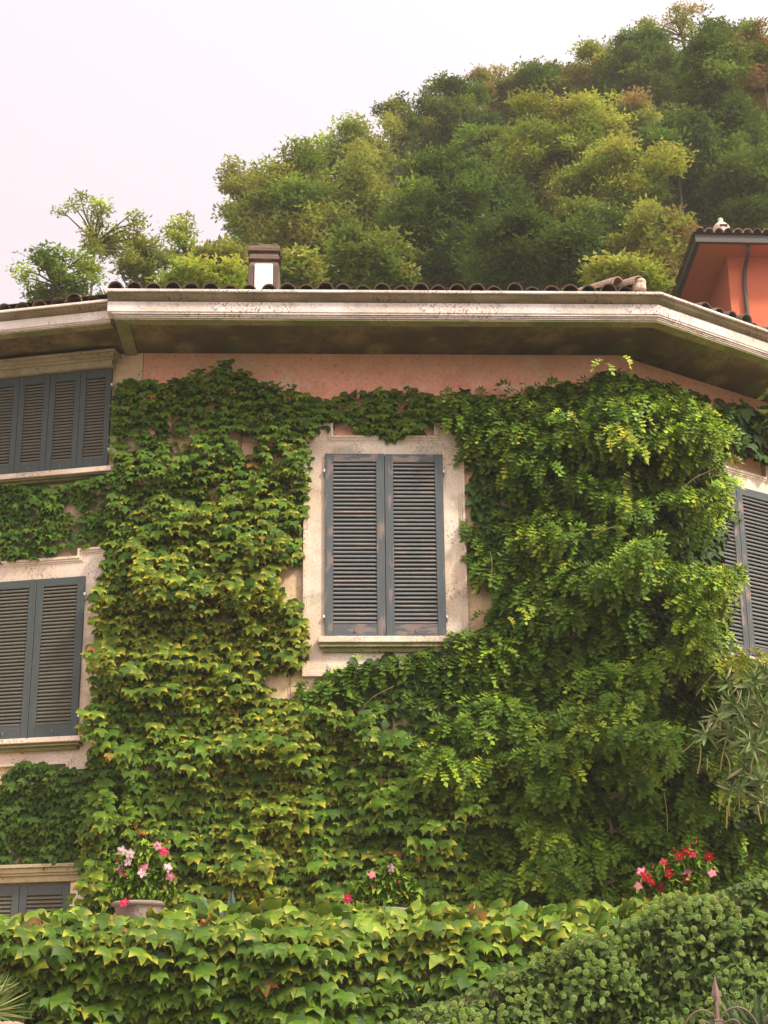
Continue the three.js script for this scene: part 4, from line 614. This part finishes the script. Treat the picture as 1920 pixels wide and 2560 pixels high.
{
  const d1 = 12.85, p1 = at(348, 2258, d1), d2 = 12.9, p2 = at(960, 2272, d2), d3 = 12.6, p3 = at(1690, 2262, d3), px = (l, d) => l.map(([x, y]) => at(x, y, d));
  pot('weathered stone pot with pink and white trumpet flowers, left of the wall top', p1.x, p1.z, p1.y + 0.01, 0.21, 0.3);
  pot('stone pot half hidden by creeper, in the middle of the wall top', p2.x, p2.z, p2.y, 0.2, 0.28);
  pot('stone pot of red flowers behind the ivy slope', p3.x, p3.z, p3.y - 0.06, 0.2, 0.28);
  trumpetPlant('bushy plant with many pink and white trumpet flowers in the left pot', 601, p1, 0, 0.3, px([[300, 2130], [325, 2140], [290, 2170], [360, 2100], [350, 2130], [395, 2120], [410, 2150], [425, 2180], [430, 2215], [370, 2160], [340, 2190], [275, 2210], [385, 2200], [320, 2215], [420, 2235], [285, 2235]], d1), [[304, 2127, 'w', d1 - 0.05], [325, 2134, 'w', d1 - 0.08], [319, 2154, 'w', d1 - 0.08], [298, 2146, 'm', d1 - 0.02], [303, 2172, 'w', d1 - 0.05], [305, 2183, 'm', d1 - 0.08], [395, 2114, 'p', d1 - 0.05], [411, 2129, 'm', d1 - 0.02], [356, 2182, 'w', d1 - 0.1], [362, 2165, 'p', d1 - 0.08], [419, 2169, 'w', d1 - 0.05], [426, 2192, 'p', d1 - 0.08], [310, 2256, 'm', d1 - 0.24]], [[350, 2084, d1], [358, 2090, d1], [364, 2094, d1], [350, 2125, d1], [367, 2155, d1], [396, 2152, d1], [409, 2228, d1 - 0.1], [326, 2246, d1 - 0.2], [415, 2110, d1]], 620);
  trumpetPlant('leafy plant with three pink trumpet flowers in the middle pot', 602, p2, 0, 0.3, px([[985, 2145], [990, 2170], [935, 2175], [900, 2210], [880, 2230], [1040, 2200], [1050, 2225], [960, 2190], [1000, 2210], [1030, 2240], [920, 2220], [1000, 2180], [955, 2230]], d2), [[930, 2186, 'p', d2 - 0.1], [978, 2170, 'w', d2 - 0.08], [869, 2247, 'm', d2 - 0.1]], [[1048, 2154, d2], [931, 2225, d2 - 0.1], [996, 2210, d2 - 0.1], [1011, 2240, d2 - 0.1], [843, 2216, d2]], 560);
  trumpetPlant('plant with clusters of crimson trumpet flowers above the ivy slope at right', 603, p3, 0, 0.5, px([[1612, 2180], [1600, 2210], [1630, 2225], [1655, 2155], [1690, 2140], [1720, 2130], [1740, 2120], [1745, 2170], [1680, 2190], [1710, 2210], [1775, 2150], [1760, 2180], [1625, 2240], [1650, 2245]], d3), [[1613, 2188, 'r', d3 - 0.1], [1618, 2195, 'r', d3 - 0.15], [1604, 2178, 'p', d3 - 0.05], [1596, 2214, 'p', d3 - 0.05], [1629, 2205, 'r', d3 - 0.1], [1652, 2215, 'r', d3 - 0.05], [1660, 2155, 'r', d3 - 0.05], [1678, 2174, 'r', d3 - 0.05], [1672, 2184, 'r', d3 - 0.1], [1698, 2140, 'r', d3 - 0.05], [1715, 2129, 'r', d3 - 0.05], [1731, 2134, 'r', d3 - 0.08], [1773, 2142, 'r', d3 - 0.05], [1717, 2196, 'r', d3 - 0.08], [1719, 2178, 'p', d3 - 0.05], [1781, 2182, 'p', d3 - 0.1]], [[1686, 2128, d3], [1726, 2120, d3], [1742, 2110, d3], [1632, 2174, d3], [1698, 2205, d3]], 520);
}
// agave behind the creeper
{
  const A = thing('agave_plant', 'blue-green spiky agave blades poking up behind the creeper, right of the left pot', 'agave', at(575, 2345, 13.0).toArray()), R = rng(8);
  const agm = new THREE.MeshStandardMaterial({ color: col(0.09, 0.14, 0.1), roughness: 0.6, side: THREE.DoubleSide });
  for (const [x, y, w] of [[484, 2222, 0.05], [500, 2250, 0.06], [575, 2230, 0.075], [589, 2227, 0.085], [667, 2256, 0.06], [640, 2262, 0.07], [545, 2250, 0.06], [610, 2255, 0.06]]) { const tip = at(x, y, 13.0 + (R() - 0.5) * 0.2).sub(A.position), L = tip.length(), g = blade(L, w * 1.3, 0.15, 0.5, [1, 1, 1], [1, 1, 1], 8, 0.55); const m = mesh('leaf', g, agm, A); m.quaternion.setFromUnitVectors(new V3(0, -1, 0), tip.clone().normalize()); }
}
// oleander at the right edge
{
  const d = 12.9, base = at(2010, 2300, d), O = thing('oleander_shrub', 'narrow-leaved oleander with dangling seed pods reaching in at the right edge', 'shrub', base.toArray()), R = rng(707);
  const nl = [0, 1].map((k) => blade(1, 0.14, 0.25 + 0.3 * k, 0.3, [0.13, 0.2, 0.06], [0.17, 0.24, 0.07], 5)), nlPale = [blade(1, 0.13, 0.3, 0.3, [0.4, 0.4, 0.2], [0.55, 0.5, 0.28], 5)];
  const tips = [[1768, 1838, 10], [1839, 1769, 11], [1866, 1783, 12], [1831, 1836, 10], [1885, 1705, 13], [1866, 1925, 11], [1837, 1974, 10], [1902, 1950, 10], [1905, 1760, 12], [1880, 1860, 10], [1820, 1710, 8], [1900, 1880, 10], [1795, 1790, 7], [1915, 2010, 9], [1915, 1680, 9], [1850, 1870, 7], [1905, 1830, 9]], leaves = [];
  for (const [x, y, n] of tips) {
    const dd = d - 0.25 + 0.5 * R(), t = at(x, y, dd), mid = base.clone().lerp(t, 0.6).add(new V3(0.15 * R(), 0.15, 0));
    mesh('stem', new THREE.TubeGeometry(new THREE.CatmullRomCurve3([base.clone().add(new V3((R() - 0.5) * 0.1, 0, (R() - 0.5) * 0.1)), mid, t].map((p) => p.clone().sub(base))), 14, 0.004, 5), stemOlive, O);
    const ax = t.clone().sub(mid).normalize();
    for (let i = 0; i < n * 2.9; i++) { const dir = new V3((R() - 0.5) * 2, (R() - 0.5) * 1.7, (R() - 0.5) * 1.6).normalize().addScaledVector(ax, 0.35).normalize(), q = new THREE.Quaternion().setFromUnitVectors(new V3(0, -1, 0), dir).multiply(new THREE.Quaternion().setFromAxisAngle(Y1, R() * 6.28)); const v = 0.7 + 0.7 * R(); leaves.push({ p: t.clone().addScaledVector(ax, (R() - 0.5) * 0.08), q, s: 0.12 + 0.08 * R(), g: pick(R, R() < 0.2 ? nlPale : nl), t: [v, v, v], front: 0.2 }); }
  }
  plantLeaves(O, leaves, M.leafShiny, 300);
  const podM = new THREE.MeshStandardMaterial({ color: col(0.33, 0.26, 0.09), roughness: 0.7 });
  for (const [x0, y0, x1, y1] of [[1752, 1865, 1744, 1935], [1768, 1895, 1767, 1925], [1740, 1850, 1708, 1880], [1845, 1715, 1820, 1745], [1843, 1726, 1839, 1754], [1810, 1870, 1800, 1930], [1812, 1880, 1824, 1940], [1882, 1850, 1876, 1880], [1883, 1892, 1877, 1950], [1800, 1998, 1799, 2015], [1818, 2015, 1816, 2070], [1826, 1990, 1824, 2040], [1906, 1960, 1908, 2000], [1894, 2010, 1904, 2060], [1800, 1785, 1775, 1825], [1750, 1830, 1765, 1850]]) { const a = at(x0, y0, d - 0.1).sub(base), b = at(x1, y1, d - 0.1).sub(base), m = a.clone().lerp(b, 0.5).add(new V3((R() - 0.5) * 0.03, 0, 0.02)); mesh('seed_pod', new THREE.TubeGeometry(new THREE.CatmullRomCurve3([a, m, b]), 8, 0.0055, 6), podM, O); }
}
// terracotta pot with a fan palm at the lower left
{
  const d = 9.2, c = at(-70, 2568, d), P = thing('terracotta_pot', 'chipped pink terracotta pot rim in the bottom left corner', 'flower pot', [c.x, c.y - 0.5, c.z]), r = 0.27;
  const tm = new THREE.MeshStandardMaterial({ map: stoneMap([0.58, 0.27, 0.2], [0.68, 0.42, 0.34], [0.3, 0.14, 0.1], [0.45, 0.3, 0.22], 0.5, 601), bumpMap: grain, bumpScale: 0.004, roughness: 0.9 });
  mesh('body', new THREE.LatheGeometry([[0, 0], [0.17, 0], [0.24, 0.42], [r, 0.47], [r - 0.03, 0.5], [0.2, 0.46], [0, 0.45]].map((q) => new THREE.Vector2(...q)), 40), tm, P);
  const n = 20; for (let i = 0; i < n; i++) { const a = i / n * 6.283 + 0.12, g = new THREE.CapsuleGeometry(0.028, 0.05, 4, 10).rotateZ(Math.PI / 2), m = mesh('rim_lobe', g, tm, P); m.position.set(Math.sin(a) * r, 0.5, Math.cos(a) * r); m.rotation.y = a; }
  const b = at(-45, 2545, d + 0.1), F = thing('fan_palm', 'small fan palm with stiff green blades at the bottom left corner', 'palm', b.toArray()), R = rng(808);
  const gP = [0, 1].map((k) => blade(1, 0.045, 0.12, 0.6, [0.08, 0.16, 0.03], [0.14, 0.22, 0.045], 6, 0.5)), gL = [blade(1, 0.05, 0.1, 0.6, [0.28, 0.3, 0.1], [0.42, 0.4, 0.16], 6, 0.5)], leaves = [];
  const fan = (hx, hy, dd, n, a0, a1, l0) => { const hub = at(hx, hy, d + dd); mesh('leaf_stalk', new THREE.TubeGeometry(new THREE.LineCurve3(new V3(0, -0.1, 0), hub.clone().sub(b)), 4, 0.006, 5), stemPale, F); for (let i = 0; i < n; i++) { const a = lerp(a0, a1, (i + R() * 0.6) / n) * D2R, dir = new V3(Math.cos(a), Math.sin(a), (R() - 0.5) * 0.5).normalize(), q = new THREE.Quaternion().setFromUnitVectors(new V3(0, -1, 0), dir).multiply(new THREE.Quaternion().setFromAxisAngle(Y1, R() * 6.28)), v = 0.8 + 0.5 * R(); leaves.push({ p: hub.clone(), q, s: l0 * (0.85 + 0.3 * R()), g: pick(R, R() < 0.3 ? gL : gP), t: [v, v, v], front: 0.2 }); } };
  fan(-28, 2500, 0.15, 26, 20, 110, 0.2); fan(-30, 2530, 0, 26, -25, 75, 0.25); fan(-60, 2480, 0.1, 20, 0, 90, 0.2);
  plantLeaves(F, leaves, M.leafShiny, 200);
}
// spiky plant behind the railing
{
  const d = 9.7, b = at(1890, 2620, d), S = thing('spiky_plant', 'dull green narrow-bladed plant behind the iron finial in the bottom right corner', 'plant', b.toArray()), R = rng(909), g1 = [blade(1, 0.085, 0.35, 0.5, [0.06, 0.11, 0.035], [0.1, 0.15, 0.05], 6, 0.55)], g2 = [blade(1, 0.09, 0.2, 0.5, [0.22, 0.24, 0.09], [0.32, 0.32, 0.14], 6, 0.55)], leaves = [];
  for (let i = 0; i < 110; i++) { const a = (30 + 125 * R()) * D2R, dir = new V3(Math.cos(a), Math.sin(a), (R() - 0.5) * 1.1).normalize(), q = new THREE.Quaternion().setFromUnitVectors(new V3(0, -1, 0), dir).multiply(new THREE.Quaternion().setFromAxisAngle(Y1, R() * 6.28)), v = 0.6 + 0.6 * R(); leaves.push({ p: b.clone().add(new V3((R() - 0.5) * 0.22, 0.06 * R(), (R() - 0.5) * 0.2)), q, s: 0.17 + 0.2 * R(), g: pick(R, R() < 0.08 ? g2 : g1), t: [v, v, v], front: 0.1 }); }
  plantLeaves(S, leaves, M.leaf, 110);
}
// iron railing with a spear finial and scrolls
{
  const d = 8.8, s = d / FPX, c = at(1794, 2541, d), Rl = thing('iron_railing', 'rusty wrought-iron spear finial with two scrolls at the bottom right', 'railing', [c.x, 0, c.z]);
  const im = new THREE.MeshStandardMaterial({ map: stoneMap([0.18, 0.115, 0.085], [0.27, 0.185, 0.15], [0.08, 0.05, 0.035], [0.22, 0.12, 0.07], 0.5, 701), roughness: 0.7, metalness: 0.1 });
  const Y = (py) => c.y + (2541 - py) * s * 1.03;
  const lathe = [[0, Y(2441)], [1.2 * s, Y(2446)], [2.6 * s, Y(2458)], [6.5 * s, Y(2472)], [11.5 * s, Y(2487)], [12 * s, Y(2493)], [9 * s, Y(2500)], [5.2 * s, Y(2507)], [4.3 * s, Y(2510)], [0, Y(2511)]].map((q) => new THREE.Vector2(...q));
  const fg = new THREE.LatheGeometry(lathe, 4); fg.rotateY(0); const f2 = fg.toNonIndexed(); f2.scale(1, 1, 0.45); f2.computeVertexNormals(); mesh('spear', f2, im, Rl).rotation.y = 0;
  mesh('bar', new RoundedBoxGeometry(9 * s, Y(2508), 9 * s, 1, 0.002).translate(0, Y(2508) / 2, 0), im, Rl);
  for (const py of [2550, 2557]) mesh('collar', new RoundedBoxGeometry(20 * s, 6.5 * s, 16 * s, 2, 0.003).translate(0, Y(py), 0), im, Rl);
  const tube = (pts, r) => mesh('scroll', new THREE.TubeGeometry(new THREE.CatmullRomCurve3(pts.map(([x, y]) => at(x, y, d).sub(Rl.position))), 30, r, 8), im, Rl);
  tube([[1791, 2560], [1786, 2543], [1772, 2530], [1755, 2526], [1737, 2531], [1722, 2545], [1713, 2562], [1712, 2590]], 0.0055); tube([[1799, 2560], [1804, 2543], [1818, 2526], [1843, 2518], [1866, 2526], [1882, 2543], [1893, 2562], [1897, 2590]], 0.0055);
  tube([[1800, 2572], [1815, 2555], [1835, 2549], [1846, 2556], [1848, 2570]], 0.0045); tube([[1788, 2575], [1778, 2562], [1762, 2555], [1752, 2562], [1750, 2575]], 0.0045);
  tube([[1910, 2552], [1914, 2543], [1922, 2539], [1932, 2545]], 0.0055);
  mesh('rail', new RoundedBoxGeometry(1.2, 0.03, 0.03, 1, 0.004).translate(0, Y(2640), 0), im, Rl);
}

// ---------------------------------------------------------------- trees on the hillside
const clumpGeos = [0, 1, 2].map((k) => { const R = rng(900 + k), gs = []; for (let i = 0; i < 16; i++) { const L = 0.09 + 0.045 * R(), g = blade(L, L * 0.52, 0.6, 0.3, [1, 1, 1], [1, 1, 1], 2); E3.set(-0.5 - 1.3 * R(), R() * 6.28, (R() - 0.5) * 0.6, 'YXZ'); g.applyQuaternion(Q.setFromEuler(E3)); const a = R() * 6.28, r = 0.24 * Math.sqrt(R()); g.translate(Math.cos(a) * r, (R() - 0.5) * 0.16, Math.sin(a) * r); gs.push(g); } return mergeGeometries(gs); });
const barkMat = new THREE.MeshStandardMaterial({ color: col(0.1, 0.075, 0.05), roughness: 1 });
const PAL = { yellow: [[0.4, 0.43, 0.065], [0.31, 0.37, 0.055], [0.45, 0.44, 0.08]], green: [[0.2, 0.28, 0.04], [0.26, 0.34, 0.05], [0.15, 0.23, 0.03]], dark: [[0.125, 0.19, 0.028], [0.165, 0.23, 0.034], [0.1, 0.155, 0.024]], olive: [[0.36, 0.39, 0.07], [0.29, 0.33, 0.055], [0.43, 0.43, 0.09]], brown: [[0.42, 0.33, 0.1], [0.36, 0.34, 0.075], [0.46, 0.32, 0.11]], blue: [[0.19, 0.29, 0.05], [0.24, 0.34, 0.06], [0.15, 0.24, 0.042]], bright: [[0.4, 0.48, 0.06], [0.48, 0.53, 0.085], [0.32, 0.42, 0.05]], orange: [[0.48, 0.3, 0.1], [0.4, 0.3, 0.085], [0.44, 0.27, 0.095]] };
function tree(label, seed, cx, cy, rx, ry, depth, pal, fill, o = {}) {
  const R = rng(seed), s = depth / FPX, ctr = at(cx, cy, depth), grow = depth > 35 ? 1.14 : 1, ax = rx * s * grow, ay = ry * s * grow, az = Math.min(ax, 3.2) * 0.9, gy = hillHeight(ctr.x, ctr.z), by = Math.min(gy - 0.3, ctr.y - ay);
  const T = thing('hillside_tree', label, 'tree', [ctr.x, by, ctr.z]), c = new V3(0, ctr.y - by, 0), blobs = [], nb = o.blobs || Math.round(20 + rx * ry / 700);
  for (let i = 0; i < nb; i++) { let x, y, z; do { x = R() * 2 - 1; y = R() * 2 - 1; z = R() * 2 - 1; } while (x * x + y * y + z * z > 1 || (o.cone && Math.abs(x) > 0.75 - 0.5 * y)); const r = 0.74 * (o.tuft || 0.32) * (0.6 + 0.8 * R()); blobs.push({ p: new V3(x * ax * 0.86, y * ay * 0.86, z * az * 0.86).add(c), rx: ax * r, ry: ay * r * 0.75, rz: az * r, k: R() }); }
  const gs = [], tip = c.clone().add(new V3(0, ay * 0.2, 0)), tr = Math.max(0.06, Math.min(0.2, (ax + ay) * 0.025)), lean = new V3((R() - 0.5) * ax * 0.4, 0, 0);
  const tube = (a, b, r, bend) => { const m = a.clone().lerp(b, 0.5).add(new V3((R() - 0.5) * bend, bend * 0.3, (R() - 0.5) * bend)), g = new THREE.TubeGeometry(new THREE.CatmullRomCurve3([a, m, b]), 6, r, 5), p = g.attributes.position; for (let i = 0; i <= 6; i++) for (let j = 0; j <= 5; j++) { const k = i * 6 + j, f = 1 - 0.65 * i / 6, q = new THREE.CatmullRomCurve3([a, m, b]).getPointAt(i / 6); p.setXYZ(k, q.x + (p.getX(k) - q.x) * f, q.y + (p.getY(k) - q.y) * f, q.z + (p.getZ(k) - q.z) * f); } return g; };
  mesh('trunk', tube(new V3(0, 0, 0).sub(lean), tip, tr, ax * 0.2), barkMat, T);
  for (const b of blobs) { const y = clamp(0.25 + 0.5 * (b.p.y - c.y + ay) / (2 * ay)), a = new V3().sub(lean).lerp(tip, clamp((c.y - ay + 2 * ay * y * 0.6) / tip.y, 0.3, 0.98)); gs.push(tube(a, b.p, tr * 0.4, ax * 0.18)); }
  mesh('limbs', mergeGeometries(gs), barkMat, T);
  const per = [], colsA = PAL[pal], k2 = o.mix ? PAL[o.mix] : colsA, dens = 0.82 * fill * (o.dens || 1);
  for (const b of blobs) {
    const area = 4 * Math.PI * Math.pow((b.rx * b.ry + b.rx * b.rz + b.ry * b.rz) / 3, 1), n = Math.round(area * 27 * dens) + 5, bv = 0.8 + 0.42 * R(), base = pick(R, R() < 0.75 ? colsA : k2).map((q) => q * bv);
    for (let i = 0; i < n; i++) { let x, y, z, q; do { x = R() * 2 - 1; y = R() * 2 - 1; z = R() * 2 - 1; q = x * x + y * y + z * z; } while (q > 1); const e = Math.pow(q, -0.5) * Math.pow(R(), 0.4) * (R() < 0.3 ? 1 + 0.6 * R() : 0.8 + 0.4 * R()) ; const p = new V3(x * e * b.rx, y * e * b.ry - 0.1 * (x * x + z * z) * b.rx, z * e * b.rz).add(b.p); const v = 0.65 + 0.7 * R(); per.push({ p, c: base.map((w, j) => w * v * (1 + (j === 0 ? 0.3 : 0.1) * (R() - 0.5))), s: (0.7 + 0.6 * R()) * (o.leaf || 1) }); }
  }
  for (let k = 0; k < 3; k++) {
    const list = per.filter((_, i) => i % 3 === k), im = new THREE.InstancedMesh(clumpGeos[k], M.treeLeaf, list.length), m4 = new THREE.Matrix4(), sc = new V3();
    list.forEach((l, i) => { E3.set((R() - 0.5) * 0.8, R() * 6.28, (R() - 0.5) * 0.8); im.setMatrixAt(i, m4.compose(l.p, Q.setFromEuler(E3), sc.setScalar(l.s))); im.setColorAt(i, new THREE.Color().setRGB(...l.c)); });
    im.name = 'crown'; im.userData.kind = 'stuff'; im.castShadow = im.receiveShadow = true; T.add(im);
  }
}
tree('low airy green tree at the far left, above the side wing roof', 1001, 140, 690, 125, 75, 30, 'green', 0.72, { mix: 'bright', tuft: 0.24, leaf: 0.75 });
tree('thin sparse tree with bare dark branches against the sky at left', 1002, 240, 580, 130, 108, 32, 'olive', 0.6, { tuft: 0.15, mix: 'bright', blobs: 30, leaf: 0.7 });
tree('small olive tree right of the sparse one, above the cornice end', 1003, 365, 650, 80, 85, 33, 'olive', 0.8, { mix: 'green', leaf: 0.75, tuft: 0.26 });
tree('slim yellowish sapling against the sky left of the chimney', 1004, 465, 600, 55, 80, 35, 'bright', 0.6, { mix: 'olive', tuft: 0.18, leaf: 0.75, blobs: 18 });
tree('olive bush filling the dip between the sapling and the chimney', 1035, 560, 655, 70, 62, 34, 'olive', 1.0, { mix: 'brown' });
tree('bright yellow-green bush just left of the chimney', 1005, 510, 690, 115, 52, 27, 'bright', 1.3, { leaf: 0.95 });
tree('reddish-brown leaved tree on the skyline above the chimney', 1006, 605, 510, 62, 110, 46, 'olive', 0.9, { mix: 'brown' });
tree('big soft olive-green tree rising right behind the chimney', 1007, 790, 530, 180, 185, 41, 'olive', 1.1, { mix: 'green', tuft: 0.3 });
tree('rounded light green tree on the skyline left of centre', 1008, 880, 400, 105, 80, 50, 'olive', 1, { mix: 'bright' });
tree('open dark-limbed tree standing out on the skyline at centre', 1009, 1005, 320, 80, 95, 54, 'olive', 0.8, { mix: 'dark', tuft: 0.26 });
tree('broad dark green skyline tree beside the open one', 1010, 1130, 300, 105, 105, 55, 'green', 1, { mix: 'dark' });
tree('russet-topped tree on the skyline right of centre', 1011, 1225, 240, 75, 75, 58, 'brown', 0.9, { mix: 'green' });
tree('deep green rounded tree low in the middle behind the roof', 1012, 1080, 570, 130, 185, 36, 'dark', 1.25, { mix: 'green' });
tree('small fresh green tree among dark ones at centre', 1013, 1110, 450, 90, 90, 40, 'green', 1.1, { mix: 'bright' });
tree('green shrubby tree directly above the middle of the cornice', 1014, 910, 660, 130, 90, 33, 'green', 1.1, { mix: 'olive' });
tree('dark green tree right of the middle, just over the roof tiles', 1015, 1330, 630, 190, 125, 33, 'dark', 1.2);
tree('large golden-green tree dominating the wooded slope', 1016, 1400, 380, 165, 140, 43, 'yellow', 1.15, { mix: 'olive', tuft: 0.27 });
tree('golden-green tree with layered sprays at right of the slope', 1017, 1560, 480, 165, 125, 40, 'yellow', 1.15, { mix: 'green', tuft: 0.24 });
tree('green tree on the slope below the russet one', 1018, 1270, 400, 95, 90, 48, 'green', 1.1, { mix: 'olive' });
tree('leafy green tree on the upper skyline', 1019, 1350, 230, 100, 75, 58, 'green', 1.05, { mix: 'olive' });
tree('olive tree with a few orange leaves high on the skyline', 1020, 1480, 200, 115, 95, 57, 'olive', 1.05, { mix: 'brown' });
tree('tall dark green tree near the top right', 1021, 1620, 190, 105, 120, 55, 'green', 1.1, { mix: 'dark' });
tree('wispy yellow-leaved tree top against the sky at upper right', 1022, 1700, 70, 110, 62, 58, 'yellow', 0.6, { mix: 'brown', tuft: 0.2, blobs: 16 });
tree('dark conical tree filling the right side of the slope', 1023, 1790, 330, 125, 270, 45, 'dark', 1.2, { cone: true, mix: 'green' });
tree('blue-green tree between the golden ones and the dark conical tree', 1024, 1690, 370, 95, 100, 44, 'blue', 1.1);
tree('orange-leaved tree at the top right edge', 1025, 1905, 160, 65, 115, 47, 'orange', 1, { mix: 'green' });
tree('dark green tree behind the red house roof', 1026, 1860, 500, 100, 120, 42, 'dark', 1.2);
tree('olive tree with orange flecks left of the red house', 1027, 1630, 620, 95, 110, 36, 'olive', 1.1, { mix: 'brown' });
tree('low yellow-green bush above the ridge tile at the roof corner', 1028, 1560, 695, 95, 45, 26, 'olive', 1.15, { mix: 'bright' });
tree('dark tree between the deep green and the other dark ones', 1029, 1220, 560, 110, 130, 38, 'dark', 1.15, { mix: 'green' });
tree('dark tree under the golden sprays', 1030, 1480, 620, 120, 110, 37, 'dark', 1.15, { mix: 'olive' });
tree('green filler tree in the gap left of the golden tree', 1031, 1190, 400, 90, 80, 47, 'green', 1.1, { mix: 'dark' });
tree('olive tree on the slope between skyline and blue-green tree', 1032, 1560, 310, 95, 80, 50, 'olive', 1.1, { mix: 'brown' });
tree('dark tree on the skyline at the right edge', 1033, 1830, 140, 90, 90, 52, 'dark', 1.1, { mix: 'green' });
tree('greyish green bush right beside the chimney', 1034, 735, 680, 60, 55, 30, 'olive', 1, { mix: 'green' });

tree('leafy tree added out of view past the right edge to shade the lower wall', 1040, 2330, 1120, 370, 400, 13.9, 'green', 0.9, { mix: 'dark', leaf: 0.9 });  // added, unseen: its crown throws shade on the lower right of the villa wall
// low growth between the trees: one mass
{
  const R = rng(4242), list = [], cols = [PAL.dark, PAL.green, PAL.olive];
  for (let i = 0; i < 40000; i++) { const z = -22 - 42 * Math.pow(R(), 0.8), x = lerp(-0.32, 0.32, R()) * -z, h = hillHeight(x, z); list.push([x, h + 0.1 + 0.9 * R() * fbm(x * 0.5, z * 0.5, 33, 3), z, 1.4 + 1.5 * R(), pick(R, pick(R, cols)), 0.7 + 0.6 * R()]); }
  const im = new THREE.InstancedMesh(clumpGeos[1], M.treeLeaf, list.length), m4 = new THREE.Matrix4(), p = new V3(), sc = new V3();
  list.forEach((l, i) => { E3.set((R() - 0.5), R() * 6.28, (R() - 0.5)); im.setMatrixAt(i, m4.compose(p.set(l[0], l[1], l[2]), Q.setFromEuler(E3), sc.setScalar(l[3]))); im.setColorAt(i, new THREE.Color().setRGB(...l[4].map((v) => v * l[5]))); });
  im.name = 'undergrowth'; im.castShadow = im.receiveShadow = true; scene.add(im); tag(im, 'dark green undergrowth filling the wooded slope between its trees', 'undergrowth', null, 'stuff');
}

// ---------------------------------------------------------------- render
const renderer = new THREE.WebGLRenderer({ antialias: true });
renderer.shadowMap.enabled = true;
renderer.toneMapping = THREE.LinearToneMapping;
renderer.toneMappingExposure = EXPOSURE;
renderer.render(scene, camera);
